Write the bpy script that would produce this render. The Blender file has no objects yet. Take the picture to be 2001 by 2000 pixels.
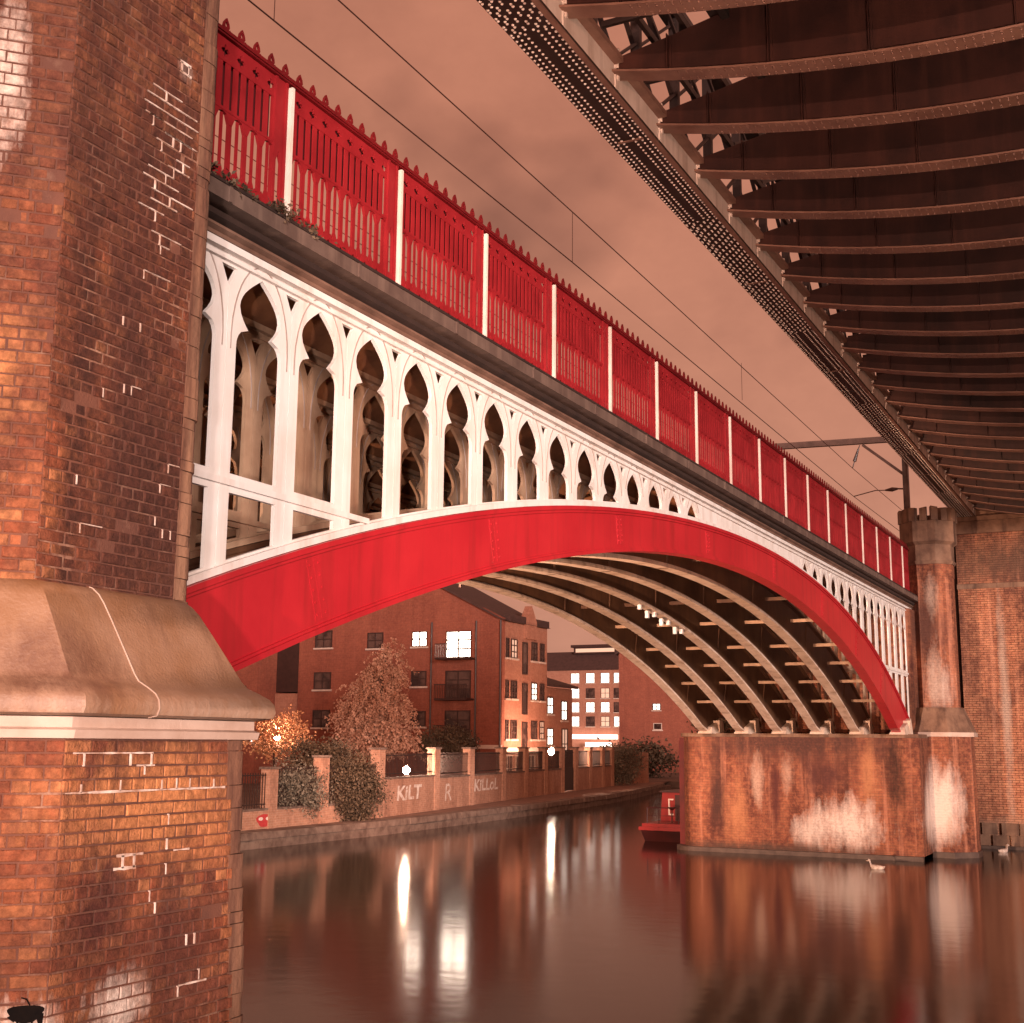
import bpy, math, random
from mathutils import Vector, Matrix
from mathutils.geometry import tessellate_polygon
random.seed(7)
S = bpy.context.scene
COL = S.collection

# ---------------------------------------------------------------- camera
# World: X across the bridge, Y along it (away from the camera), Z up, eye height = 0, water = -3.5
cd = bpy.data.cameras.new('camera'); cam = bpy.data.objects.new('camera', cd); COL.objects.link(cam)
right = Vector((0.89110467, 0.45370919, 0.00896857))
down = Vector((-0.0730691, 0.16296033, -0.98392319))
fwd = Vector((-0.44787651, 0.87612322, 0.17836683))
cam.matrix_world = Matrix(((right.x, -down.x, -fwd.x, 0), (right.y, -down.y, -fwd.y, 0), (right.z, -down.z, -fwd.z, 0), (0, 0, 0, 1)))
cd.sensor_width = 36; cd.sensor_fit = 'HORIZONTAL'; cd.lens = 2486 / 2001 * 36
cd.clip_start = 0.1; cd.clip_end = 3000
S.camera = cam

# ---------------------------------------------------------------- sky: city glow on thin cloud
W = bpy.data.worlds.new('World'); S.world = W; W.use_nodes = True
nt = W.node_tree; nt.nodes.clear()
def N(t, typ, **kw):
    n = t.nodes.new(typ)
    for k, v in kw.items():
        if k.startswith('i_'):
            n.inputs[k[2:].replace('_', ' ')].default_value = v
        else:
            setattr(n, k, v)
    return n
tc = N(nt, 'ShaderNodeTexCoord')
sep = N(nt, 'ShaderNodeSeparateXYZ'); nt.links.new(tc.outputs['Generated'], sep.inputs[0])
rmp = N(nt, 'ShaderNodeValToRGB'); nt.links.new(sep.outputs['Z'], rmp.inputs[0])
e = rmp.color_ramp.elements
e[0].position = 0.0; e[0].color = (0.60, 0.275, 0.185, 1)
e[1].position = 1.0; e[1].color = (0.40, 0.145, 0.09, 1)
m1 = rmp.color_ramp.elements.new(0.45); m1.color = (0.53, 0.208, 0.132, 1)
mp = N(nt, 'ShaderNodeMapping'); mp.inputs['Scale'].default_value = (3.4, 3.4, 5.0)
nt.links.new(tc.outputs['Generated'], mp.inputs[0])
nz = N(nt, 'ShaderNodeTexNoise'); nz.inputs['Scale'].default_value = 1.6; nz.inputs['Detail'].default_value = 3
nt.links.new(mp.outputs[0], nz.inputs[0])
cr = N(nt, 'ShaderNodeValToRGB'); nt.links.new(nz.outputs[0], cr.inputs[0])
cr.color_ramp.elements[0].position = 0.24; cr.color_ramp.elements[0].color = (0.52, 0.52, 0.56, 1)
cr.color_ramp.elements[1].position = 0.43; cr.color_ramp.elements[1].color = (1, 1, 1, 1)
mx = N(nt, 'ShaderNodeMixRGB', blend_type='MULTIPLY'); mx.inputs[0].default_value = 1.0
nt.links.new(rmp.outputs[0], mx.inputs[1]); nt.links.new(cr.outputs[0], mx.inputs[2])
nz2 = N(nt, 'ShaderNodeTexNoise'); nz2.inputs['Scale'].default_value = 2.4; nz2.inputs['Detail'].default_value = 5; nz2.inputs['Roughness'].default_value = .6; nt.links.new(mp.outputs[0], nz2.inputs[0])
cr2 = N(nt, 'ShaderNodeValToRGB'); nt.links.new(nz2.outputs[0], cr2.inputs[0])
cr2.color_ramp.elements[0].position = .3; cr2.color_ramp.elements[0].color = (.86, .85, .85, 1); cr2.color_ramp.elements[1].position = .7; cr2.color_ramp.elements[1].color = (1.10, 1.10, 1.08, 1)
mx2 = N(nt, 'ShaderNodeMixRGB', blend_type='MULTIPLY'); mx2.inputs[0].default_value = 1.0; nt.links.new(mx.outputs[0], mx2.inputs[1]); nt.links.new(cr2.outputs[0], mx2.inputs[2]); mx = mx2
bg = N(nt, 'ShaderNodeBackground'); bg.inputs[1].default_value = 1.0
nt.links.new(mx.outputs[0], bg.inputs[0])
wo = N(nt, 'ShaderNodeOutputWorld'); nt.links.new(bg.outputs[0], wo.inputs[0])

# ---------------------------------------------------------------- key light
sl = bpy.data.lights.new('key_sun', 'SUN'); sun = bpy.data.objects.new('key_sun', sl); COL.objects.link(sun)
sl.energy = 5.0; sl.angle = math.radians(12.0); sl.color = (1.0, 0.82, 0.74)
sd = Vector((-0.69, 0.72, -0.06)).normalized()
sun.rotation_euler = sd.to_track_quat('-Z', 'Y').to_euler()
sun.location = (20, -20, 20)

S.view_settings.view_transform = 'Standard'; S.view_settings.look = 'None'
S.view_settings.exposure = 0.0; S.view_settings.gamma = 1.0
S.render.engine = 'CYCLES'
S.cycles.use_denoising = True
S.cycles.max_bounces = 4; S.cycles.diffuse_bounces = 2; S.cycles.glossy_bounces = 2
S.cycles.sample_clamp_indirect = 6.0

# ================================================================ helpers
WL = {}
def reg(o, parent, loc):
    COL.objects.link(o); WL[o.name] = Vector(loc)
    if parent is not None:
        o.parent = parent; o.location = Vector(loc) - WL[parent.name]
    else:
        o.location = loc
    return o
def tag(o, label, cat, group=None):
    o['label'] = label; o['category'] = cat
    if group: o['group'] = group
    return o
def empty(name, loc, label, cat, group=None):
    o = bpy.data.objects.new(name, None); o.empty_display_size = 0.3
    reg(o, None, loc); tag(o, label, cat, group); return o
class MB:
    def __init__(s): s.v = []; s.f = []; s.var = []; s.cur = 0.5; s.mi = 0; s.fm = []
    def add(s, vs, fs):
        b = len(s.v); s.v += [tuple(p) for p in vs]; s.f += [tuple(b + i for i in f) for f in fs]
        s.var += [s.cur] * len(vs); s.fm += [s.mi] * len(fs); return s
    def hexa(s, p):
        return s.add(p, [(0, 3, 2, 1), (4, 5, 6, 7), (0, 1, 5, 4), (1, 2, 6, 5), (2, 3, 7, 6), (3, 0, 4, 7)])
    def box(s, x0, x1, y0, y1, z0, z1):
        return s.hexa([(x0, y0, z0), (x1, y0, z0), (x1, y1, z0), (x0, y1, z0), (x0, y0, z1), (x1, y0, z1), (x1, y1, z1), (x0, y1, z1)])
    def bar(s, a, b, w, h, up=(0, 0, 1)):
        a = Vector(a); b = Vector(b); d = (b - a).normalized(); u = Vector(up)
        if abs(d.dot(u)) > 0.99: u = Vector((1, 0, 0))
        r = d.cross(u).normalized() * (w / 2); u = r.cross(d).normalized() * (h / 2)
        return s.hexa([a - r - u, a + r - u, a + r + u, a - r + u, b - r - u, b + r - u, b + r + u, b - r + u])
    def tube(s, pts, rad, n=8, caps=True):
        pts = [Vector(p) for p in pts]; b = len(s.v); m = len(pts)
        rads = rad if isinstance(rad, (list, tuple)) else [rad] * m
        vs = []; fs = []
        for i, p in enumerate(pts):
            d = (pts[min(i + 1, m - 1)] - pts[max(i - 1, 0)]).normalized()
            u = Vector((0, 0, 1)) if abs(d.z) < 0.9 else Vector((1, 0, 0))
            x = d.cross(u).normalized(); y = x.cross(d).normalized()
            for j in range(n):
                a = 2 * math.pi * j / n; vs.append(p + (x * math.cos(a) + y * math.sin(a)) * rads[i])
        for i in range(m - 1):
            for j in range(n):
                k = (j + 1) % n; fs.append((i * n + j, i * n + k, (i + 1) * n + k, (i + 1) * n + j))
        if caps:
            fs.append(tuple(range(n))[::-1]); fs.append(tuple((m - 1) * n + j for j in range(n)))
        return s.add(vs, fs)
    def lathe(s, prof, c, n=16):
        vs = []; fs = []
        for r, z in prof:
            for j in range(n):
                a = 2 * math.pi * j / n; vs.append((c[0] + r * math.cos(a), c[1] + r * math.sin(a), c[2] + z))
        for i in range(len(prof) - 1):
            for j in range(n):
                k = (j + 1) % n; fs.append((i * n + j, i * n + k, (i + 1) * n + k, (i + 1) * n + j))
        fs.append(tuple(range(n))[::-1]); fs.append(tuple((len(prof) - 1) * n + j for j in range(n)))
        return s.add(vs, fs)
    def plate(s, loops, x0, x1):
        """2D loops (y,z), first outer then holes, extruded between x0 (back) and x1 (front)."""
        flat = [p for l in loops for p in l]
        tris = tessellate_polygon([[Vector((p[0], p[1], 0)) for p in l] for l in loops])
        n = len(flat); vs = [(x1, p[0], p[1]) for p in flat] + [(x0, p[0], p[1]) for p in flat]; fs = []
        for t in tris:
            a, b, c = (flat[i] for i in t)
            if (b[0] - a[0]) * (c[1] - a[1]) - (b[1] - a[1]) * (c[0] - a[0]) < 0: t = (t[0], t[2], t[1])
            fs.append(tuple(t)); fs.append((t[0] + n, t[2] + n, t[1] + n))
        o = 0
        for l in loops:
            m = len(l)
            ar = sum(l[i][0] * l[(i + 1) % m][1] - l[(i + 1) % m][0] * l[i][1] for i in range(m))
            for i in range(m):
                j = (i + 1) % m; q = (o + i, o + j, o + j + n, o + i + n)
                ccw = (ar > 0) == (l is loops[0])
                fs.append(q[::-1] if ccw else q)
            o += m
        return s.add(vs, fs)
    def sweep(s, prof, ys, off=None):
        """closed profile [(x,z)] extruded along Y stations"""
        n = len(prof); vs = []; fs = []
        for i, y in enumerate(ys):
            for x, z in prof: vs.append((x, y, z + (off(y) if off else 0)))
        for i in range(len(ys) - 1):
            for j in range(n):
                k = (j + 1) % n; fs.append((i * n + j, i * n + k, (i + 1) * n + k, (i + 1) * n + j))
        fs.append(tuple(range(n))[::-1]); fs.append(tuple((len(ys) - 1) * n + j for j in range(n)))
        return s.add(vs, fs)
    def mesh(s, name, mat, smooth=False, mat2=None):
        me = bpy.data.meshes.new(name); me.from_pydata(s.v, [], s.f)
        at = me.attributes.new('var', 'FLOAT', 'POINT'); at.data.foreach_set('value', s.var)
        me.materials.append(mat); me.update()
        if mat2:
            me.materials.append(mat2); me.polygons.foreach_set('material_index', s.fm)
        if smooth: me.polygons.foreach_set('use_smooth', [True] * len(me.polygons))
        return me
    def build(s, name, mat, parent=None, loc=(0, 0, 0), smooth=False, fix=False):
        me = s.mesh(name, mat, smooth)
        if fix:
            import bmesh
            bm = bmesh.new(); bm.from_mesh(me); bmesh.ops.recalc_face_normals(bm, faces=bm.faces); bm.to_mesh(me); bm.free()
        return reg(bpy.data.objects.new(name, me), parent, loc)
def inst(name, me, parent, loc, rot=None, scale=None):
    o = bpy.data.objects.new(name, me); reg(o, parent, loc)
    if rot: o.rotation_euler = rot
    if scale: o.scale = scale
    return o
def lerp(a, b, t): return a + (b - a) * t
def pl(pts, x):
    for (a, b), (c, d) in zip(pts, pts[1:]):
        if x <= c: return b + (d - b) * (x - a) / (c - a)
    return pts[-1][1]

# ================================================================ materials
def newmat(name):
    m = bpy.data.materials.new(name); m.use_nodes = True
    t = m.node_tree; t.nodes.clear()
    out = N(t, 'ShaderNodeOutputMaterial'); b = N(t, 'ShaderNodeBsdfPrincipled')
    t.links.new(b.outputs[0], out.inputs[0]); return m, t, b
def mixc(t, fac, a, b, blend='MIX'):
    n = N(t, 'ShaderNodeMixRGB', blend_type=blend)
    for i, v in ((0, fac), (1, a), (2, b)):
        if isinstance(v, bpy.types.NodeSocket): t.links.new(v, n.inputs[i])
        elif i == 0: n.inputs[0].default_value = v
        else: n.inputs[i].default_value = (*v, 1)
    return n.outputs[0]
def noise(t, vec, scale, detail=4, rough=0.55, stretch=None):
    if stretch:
        m = N(t, 'ShaderNodeMapping'); m.inputs['Scale'].default_value = stretch; t.links.new(vec, m.inputs[0]); vec = m.outputs[0]
    n = N(t, 'ShaderNodeTexNoise'); n.inputs['Scale'].default_value = scale; n.inputs['Detail'].default_value = detail
    n.inputs['Roughness'].default_value = rough; t.links.new(vec, n.inputs[0]); return n.outputs[0]
def ramp(t, x, a, b, c0=(0, 0, 0), c1=(1, 1, 1)):
    r = N(t, 'ShaderNodeValToRGB'); t.links.new(x, r.inputs[0])
    r.color_ramp.elements[0].position = a; r.color_ramp.elements[0].color = (*c0, 1)
    r.color_ramp.elements[1].position = b; r.color_ramp.elements[1].color = (*c1, 1); return r.outputs[0]
def math_(t, op, a, b=0.0, c=0.0):
    n = N(t, 'ShaderNodeMath', operation=op)
    for i, v in enumerate((a, b, c)):
        if isinstance(v, bpy.types.NodeSocket): t.links.new(v, n.inputs[i])
        else: n.inputs[i].default_value = v
    return n.outputs[0]
def bump(t, b, h, strength=0.4, dist=0.02):
    n = N(t, 'ShaderNodeBump'); n.inputs['Strength'].default_value = strength; n.inputs['Distance'].default_value = dist
    t.links.new(h, n.inputs['Height']); t.links.new(n.outputs[0], b.inputs['Normal'])
def pos(t): return N(t, 'ShaderNodeNewGeometry').outputs['Position']
def stains(t, col, p, lst):
    for c, r, colr, amt in lst:
        s = N(t, 'ShaderNodeVectorMath', operation='SUBTRACT'); t.links.new(p, s.inputs[0]); s.inputs[1].default_value = c
        d = N(t, 'ShaderNodeVectorMath', operation='DIVIDE'); t.links.new(s.outputs[0], d.inputs[0]); d.inputs[1].default_value = r
        l = N(t, 'ShaderNodeVectorMath', operation='LENGTH'); t.links.new(d.outputs[0], l.inputs[0])
        rm = sorted(r)[1]
        nn = math_(t, 'ADD', math_(t, 'MULTIPLY', noise(t, p, 2.6 / rm, 5, 0.65, (1, 1, 0.22)), 1.5), math_(t, 'MULTIPLY', noise(t, p, 9.0 / rm, 5, 0.7, (1, 1, 0.4)), 0.7))
        v = math_(t, 'ADD', l.outputs['Value'], math_(t, 'SUBTRACT', nn, 1.1))
        soft = ramp(t, v, 0.25, 1.05, (1, 1, 1), (0, 0, 0))
        fac = math_(t, 'MULTIPLY', math_(t, 'MULTIPLY', soft, ramp(t, noise(t, p, 14, 4, .7),   .35, .55, (.7, .7, .7), (1, 1, 1))), amt)
        col = mixc(t, fac, col, colr)
    return col
def surf(name, c1, c2, scale=3.0, rough=0.6, bmp=0.15, fine=40.0, metallic=0.0, stretch=(1, 1, 1), streak=None, spec=0.4, lst=()):
    m, t, b = newmat(name); p = pos(t)
    f = ramp(t, noise(t, p, scale, 5, 0.6, stretch), 0.35, 0.68)
    c = mixc(t, f, c1, c2)
    if streak:
        f2 = ramp(t, noise(t, p, 1.0, 5, 0.6, (4, 4, 0.35)), 0.5, 0.7)
        c = mixc(t, math_(t, 'MULTIPLY', f2, streak[1]), c, streak[0])
    c = stains(t, c, p, lst)
    t.links.new(c, b.inputs['Base Color'])
    b.inputs['Roughness'].default_value = rough; b.inputs['Metallic'].default_value = metallic
    b.inputs['Specular IOR Level'].default_value = spec
    if bmp: bump(t, b, noise(t, p, fine, 4, 0.6), bmp, 0.012)
    return m
def brickwork(name, ca, cb, cdark, mortar, mamt=0.6, lst=(), bw=0.235, bh=0.083, streaks=0.6, bmp=0.6):
    m, t, b = newmat(name); p = pos(t)
    sp = N(t, 'ShaderNodeSeparateXYZ'); t.links.new(p, sp.inputs[0])
    u = math_(t, 'ADD', sp.outputs[0], sp.outputs[1])
    cv = N(t, 'ShaderNodeCombineXYZ'); t.links.new(u, cv.inputs[0]); t.links.new(sp.outputs[2], cv.inputs[1])
    br = N(t, 'ShaderNodeTexBrick'); t.links.new(cv.outputs[0], br.inputs[0])
    br.inputs['Scale'].default_value = 1.0; br.inputs['Mortar Size'].default_value = 0.008; br.inputs['Brick Width'].default_value = bw; br.inputs['Row Height'].default_value = bh
    br.inputs['Color1'].default_value = (*ca, 1); br.inputs['Color2'].default_value = (*cb, 1)
    br.inputs['Mortar'].default_value = (*mortar, 1); br.inputs['Mortar Smooth'].default_value = 0.3
    f = ramp(t, noise(t, p, 0.9, 6, 0.65, (1, 1, 0.5)), 0.40, 0.66)
    c = mixc(t, math_(t, 'MULTIPLY', f, min(1, .4 + streaks)), br.outputs[0], cdark)
    f2 = ramp(t, noise(t, p, 1.0, 5, 0.6, (2.2, 2.2, 0.16)), 0.48, 0.68)
    c = mixc(t, math_(t, 'MULTIPLY', f2, streaks), c, tuple(x * 0.55 for x in cdark))
    f3 = ramp(t, noise(t, p, 7.0, 4, 0.7), 0.45, 0.75)
    c = mixc(t, math_(t, 'MULTIPLY', f3, 0.45), c, tuple(min(1, x * 1.7) for x in ca))
    f4 = ramp(t, noise(t, p, 1.3, 5, 0.65, (2.6, 2.6, 0.14)), 0.54, 0.74)
    c = mixc(t, math_(t, 'MULTIPLY', f4, streaks * 0.8), c, tuple(min(1, x * 1.5 + .05) for x in ca))
    c = stains(t, c, p, lst)
    t.links.new(c, b.inputs['Base Color']); b.inputs['Roughness'].default_value = 0.85; b.inputs['Specular IOR Level'].default_value = 0.25
    h = math_(t, 'ADD', math_(t, 'MULTIPLY', br.outputs['Fac'], -1.0), math_(t, 'MULTIPLY', noise(t, p, 18, 4), 0.8))
    bump(t, b, h, bmp, 0.02)
    return m
def emis(name, col, st):
    m, t, b = newmat(name)
    b.inputs['Base Color'].default_value = (*[min(1, x) * 0.5 for x in col], 1); b.inputs['Emission Color'].default_value = (*col, 1)
    b.inputs['Emission Strength'].default_value = st; return m

M = {}
M['red'] = surf('red_paint', (0.47, 0.016, 0.025), (0.38, 0.009, 0.018), 0.7, 0.42, 0.10, 25, streak=((0.24, 0.012, 0.014), 0.5), spec=0.45)
M['red_rail'] = surf('red_rail_paint', (0.28, 0.013, 0.017), (0.19, 0.007, 0.010), 2.0, 0.6, 0.05, 60, spec=0.25)
M['red_dark'] = surf('dark_red_paint', (0.16, 0.006, 0.008), (0.11, 0.004, 0.006), 2.0, 0.5, 0.05, 60)
M['shade_red'] = surf('painted_shade_red', (0.06, 0.003, 0.004), (0.045, 0.002, 0.003), 3, .7, 0)  # near-black red paints the shade between the railing bars
M['flank_red_glow'] = surf('red_lit_flank', (0.13, 0.007, 0.007), (0.07, 0.004, 0.004), 1.5, .6, .2, 20, streak=((0.03, 0.004, 0.004), .6))  # red light on the pier flank, put into the colour
M['white'] = surf('white_paint', (0.78, 0.72, 0.69), (0.70, 0.62, 0.57), 1.6, 0.5, 0.08, 50, streak=((0.42, 0.29, 0.22), 0.4), spec=0.35)
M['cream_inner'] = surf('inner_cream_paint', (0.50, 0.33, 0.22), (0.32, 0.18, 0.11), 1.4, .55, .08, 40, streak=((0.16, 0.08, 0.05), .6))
M['hood'] = surf('shade_line_moulding', (0.40, 0.32, 0.29), (0.30, 0.22, 0.19), 3, .6, 0)  # grey paints the shaded groove line into the moulding colour
M['cream'] = surf('cream_paint', (0.72, 0.54, 0.43), (0.54, 0.37, 0.27), 1.2, 0.55, 0.10, 50, streak=((0.22, 0.11, 0.07), 0.6), spec=0.35)
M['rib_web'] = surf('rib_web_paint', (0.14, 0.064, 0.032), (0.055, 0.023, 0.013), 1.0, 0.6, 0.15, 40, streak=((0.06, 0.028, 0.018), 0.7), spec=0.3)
M['soffit'] = surf('soffit_brick', (0.30, 0.125, 0.055), (0.15, 0.055, 0.026), 1.5, 0.8, 0.2, 30)
M['cornice'] = surf('cornice_iron', (0.125, 0.078, 0.062), (0.075, 0.043, 0.034), 2.5, 0.7, 0.25, 30, streak=((0.26, 0.17, 0.13), 0.4))
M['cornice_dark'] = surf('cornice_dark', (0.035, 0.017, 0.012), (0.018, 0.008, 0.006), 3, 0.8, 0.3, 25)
M['cornice_light'] = surf('cornice_moulding', (0.20, 0.11, 0.078), (0.09, 0.045, 0.03), 2.0, 0.6, 0.2, 30)
M['iron'] = surf('rusted_iron', (0.045, 0.013, 0.009), (0.018, 0.005, 0.004), 1.2, 0.6, 0.2, 30, streak=((0.09, 0.028, 0.018), 0.35), spec=0.35)
M['flange'] = surf('flange_iron', (0.27, 0.14, 0.10), (0.15, 0.072, 0.052), 1.5, 0.55, 0.2, 30, spec=0.45)
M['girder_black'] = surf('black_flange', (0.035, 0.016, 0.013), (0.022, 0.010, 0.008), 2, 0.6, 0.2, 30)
M['rivet'] = surf('glint_rivet', (0.80, 0.66, 0.58), (0.60, 0.44, 0.36), 8, 0.45, 0, spec=0.5)  # pale colour paints the light caught by the rivet heads
M['cream_web'] = surf('cream_web', (0.78, 0.64, 0.56), (0.62, 0.48, 0.40), 2.0, 0.6, 0.1, 30, streak=((0.25, 0.15, 0.11), 0.5))
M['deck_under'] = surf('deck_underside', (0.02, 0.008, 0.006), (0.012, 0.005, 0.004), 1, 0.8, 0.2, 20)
M['stone'] = surf('cap_stone', (0.34, 0.195, 0.125), (0.22, 0.10, 0.045), 1.3, 0.5, 0.5, 45, streak=((0.13, 0.06, 0.035), 0.55), spec=0.4,
                  lst=[((-6.0, 5.6, 0.45), (0.5, 0.75, 0.35), (0.13, 0.055, 0.035), 0.75), ((-5.9, 7.2, 0.18), (0.3, 1.6, 0.12), (0.42, 0.30, 0.23), 0.6)])
M['band'] = surf('band_stone', (0.50, 0.36, 0.29), (0.38, 0.25, 0.19), 2.2, 0.75, 0.25, 50)
M['stone_far'] = surf('turret_stone', (0.24, 0.13, 0.082), (0.10, 0.048, 0.030), 1.6, 0.85, 0.5, 12, streak=((0.05, 0.022, 0.016), 0.7))
M['quoin'] = surf('weathered_quoin', (0.19, 0.085, 0.05), (0.075, 0.030, 0.02), 5.0, 0.85, 1.0, 16, stretch=(3.5, 3.5, 0.45), streak=((0.36, 0.20, 0.12), 0.5))
BR_A, BR_B, BR_D = (0.33, 0.115, 0.056), (0.23, 0.065, 0.034), (0.095, 0.027, 0.019)
WHT = (0.68, 0.52, 0.44)
far_lst = [((-6.7, 43.4, -1.9), (.75, 1.6, 1.5), WHT, 1.0), ((-6.75, 43.9, 2.0), (.6, 1.3, 1.3), (0.52, 0.38, 0.31), .9), ((-7.75, 42.3, -1.0), (.5, 1.0, 2.0), (0.018, 0.008, 0.006), 1.0), ((-7.0, 44.3, 3.9), (.8, 1.5, 1.2), (0.11, 0.045, 0.032), .9), ((-11, 41.8, 0.1), (4.5, .8, 0.9), (0.075, 0.03, 0.022), 1.0), ((-13.6, 41.9, -1.6), (.3, .8, 1.8), (0.06, 0.024, 0.018), 1.0), ((-11.6, 41.8, -1.5), (.22, .8, 1.6), (0.08, 0.022, 0.018), 1.0), ((-8.6, 41.8, -1.0), (.35, .8, 1.3), (0.42, 0.17, 0.08), .8), ((-12.9, 41.8, -2.2), (.5, .8, 1.2), (0.42, 0.17, 0.08), .8), ((-9.4, 41.8, -2.5), (1.5, 0.6, 1.0), WHT, 0.95), ((-10.6, 41.8, -2.75), (0.7, 0.6, 0.6), WHT, 0.7), ((-12.2, 41.8, -1.2), (0.25, 0.6, 1.0), (0.48, 0.30, 0.22), 0.8), ((-11.2, 41.8, -0.9), (0.22, 0.6, 0.8), (0.48, 0.30, 0.22), 0.6),
           ((-6.75, 43.3, -2.2), (0.55, 1.5, 1.0), WHT, 0.95), ((-6.7, 43.6, 2.5), (0.45, 1.2, 1.5), (0.50, 0.36, 0.29), 0.85), ((-6.8, 44, 5.0), (0.3, 1.2, 0.9), (0.50, 0.34, 0.26), 0.7), ((-9.9, 41.8, -0.9), (1.2, 0.6, 0.8), (0.085, 0.028, 0.022), 1.0), ((-7.75, 42.2, -0.8), (0.35, 0.9, 1.5), (0.02, 0.009, 0.007), 1.0), ((-7.5, 44.2, 1.4), (0.25, 1.2, 1.6), (0.03, 0.012, 0.009), 0.9), ((-12, 41.8, -3.35), (5, 1.2, 0.28), (0.07, 0.04, 0.03), 0.9)]
M['brick_far'] = brickwork('brickwork_far_pier', BR_A, BR_B, BR_D, (0.18, 0.08, 0.05), lst=far_lst, streaks=.9)
M['brick_wall'] = brickwork('brickwork_abutment', (0.44, 0.18, 0.095), (0.32, 0.11, 0.06), (0.12, 0.044, 0.03), (0.05, 0.022, 0.016), streaks=0.7, bmp=1.0,
                            lst=[((-4.6, 48.5, 6.6), (3.5, 1, 1.2), (0.085, 0.045, 0.03), 0.85), ((-5.1, 48.5, 1.5), (0.2, 1, 4.5), (0.46, 0.33, 0.26), 0.75), ((-4.6, 48.5, -2.9), (3, 1, 0.6), (0.36, 0.22, 0.15), 0.7)])
M['water_stone'] = surf('wet_plinth_stone', (0.10, 0.06, 0.045), (0.05, 0.026, 0.02), 3, 0.6, 0.6, 10)

# near pier bricks use the per-brick attribute
def near_brick(name):
    m, t, b = newmat(name); p = pos(t)
    a = N(t, 'ShaderNodeAttribute'); a.attribute_name = 'var'
    r = N(t, 'ShaderNodeValToRGB'); t.links.new(a.outputs['Fac'], r.inputs[0])
    el = r.color_ramp.elements
    el[0].position = 0; el[0].color = (0.20, 0.052, 0.026, 1); el[1].position = 1; el[1].color = (0.50, 0.195, 0.08, 1)
    q = el.new(0.35); q.color = (0.31, 0.082, 0.035, 1); q = el.new(0.7); q.color = (0.41, 0.132, 0.052, 1)
    f = ramp(t, noise(t, p, 0.95, 7, 0.68, (1, 1, 0.55)), 0.37, 0.58)
    c = mixc(t, math_(t, 'MULTIPLY', f, 0.85), r.outputs[0], (0.085, 0.029, 0.020))
    f2 = ramp(t, noise(t, p, 1.0, 5, 0.6, (3.0, 3.0, 0.22)), 0.50, 0.68)
    c = mixc(t, math_(t, 'MULTIPLY', f2, 0.55), c, (0.095, 0.034, 0.024))
    f3 = ramp(t, noise(t, p, 6.0, 6, 0.75), 0.45, 0.70)
    c = mixc(t, math_(t, 'MULTIPLY', ramp(t, noise(t, p, 2.4, 6, .75), .48, .62), .7), c, (0.085, 0.028, 0.02))
    c = mixc(t, math_(t, 'MULTIPLY', f3, 0.30), c, (0.42, 0.17, 0.085))
    c = stains(t, c, p, [((-5.95, 6.33, -1.62), (0.3, 0.30, 0.24), (0.72, 0.58, 0.50), 1.0), ((-6.05, 5.66, -1.66), (0.3, 0.24, 0.22), (0.74, 0.60, 0.52), 0.95),
                         ((-6.6, 5.43, 4.35), (0.3, 0.13, 0.62), (0.68, 0.52, 0.44), 0.95), ((-6.3, 6.80, 4.99), (0.2, 0.10, 0.11), (0.62, 0.46, 0.38), 0.8),
                         ((-6.3, 5.98, 2.0), (0.3, 0.22, 4.0), (0.052, 0.019, 0.014), 0.9), ((-6.3, 6.55, 3.4), (0.14, 0.95, 4.2), (0.070, 0.024, 0.017), 0.92), ((-6.3, 6.75, 1.5), (0.12, 0.5, 1.0), (0.06, 0.021, 0.015), 0.9), ((-5.95, 6.05, -1.1), (0.3, 0.36, 0.50), (0.080, 0.022, 0.016), 0.95), ((-5.95, 6.8, -1.35), (0.3, 0.6, 0.30), (0.12, 0.034, 0.022), 0.85),
                         ((-6.7, 5.4, 2.3), (0.5, 0.4, 0.55), (0.60, 0.24, 0.095), 0.85), ((-5.95, 6.6, -0.45), (0.4, 1.1, 0.45), (0.58, 0.23, 0.09), 0.9), ((-5.95, 7.1, -1.75), (0.3, 0.5, 0.3), (0.15, 0.05, 0.034), 0.7)])
    t.links.new(c, b.inputs['Base Color']); b.inputs['Roughness'].default_value = 0.82; b.inputs['Specular IOR Level'].default_value = 0.25
    h = math_(t, 'ADD', noise(t, p, 22, 6, 0.7), math_(t, 'MULTIPLY', noise(t, p, 90, 3), 0.4))
    bump(t, b, h, 0.9, 0.022)
    f5 = ramp(t, noise(t, p, 16, 5, .7), .35, .65, (.62, .62, .62), (1.15, 1.15, 1.15)); c = mixc(t, 1.0, c, f5, 'MULTIPLY'); t.links.new(c, b.inputs['Base Color'])
    return m
M['brick'] = near_brick('weathered_brick')
def mortar_mat():
    m, t, b = newmat('lime_mortar'); p = pos(t)
    f = ramp(t, noise(t, p, 2.6, 5, 0.7), 0.55, 0.68)
    c = mixc(t, f, (0.17, 0.060, 0.034), (0.40, 0.22, 0.145))
    fs_ = ramp(t, noise(t, p, 0.95, 7, 0.68, (1, 1, 0.55)), 0.33, 0.57)
    c = mixc(t, math_(t, 'MULTIPLY', fs_, 0.75), c, (0.07, 0.026, 0.018))
    t.links.new(c, b.inputs['Base Color']); b.inputs['Roughness'].default_value = 0.9
    bump(t, b, noise(t, p, 70, 4), 0.7, 0.012); return m
M['mortar'] = mortar_mat()
M['pointing'] = surf('white_pointing', (0.74, 0.60, 0.52), (0.34, 0.18, 0.12), 9, 0.8, 0.3, 80)

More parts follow.
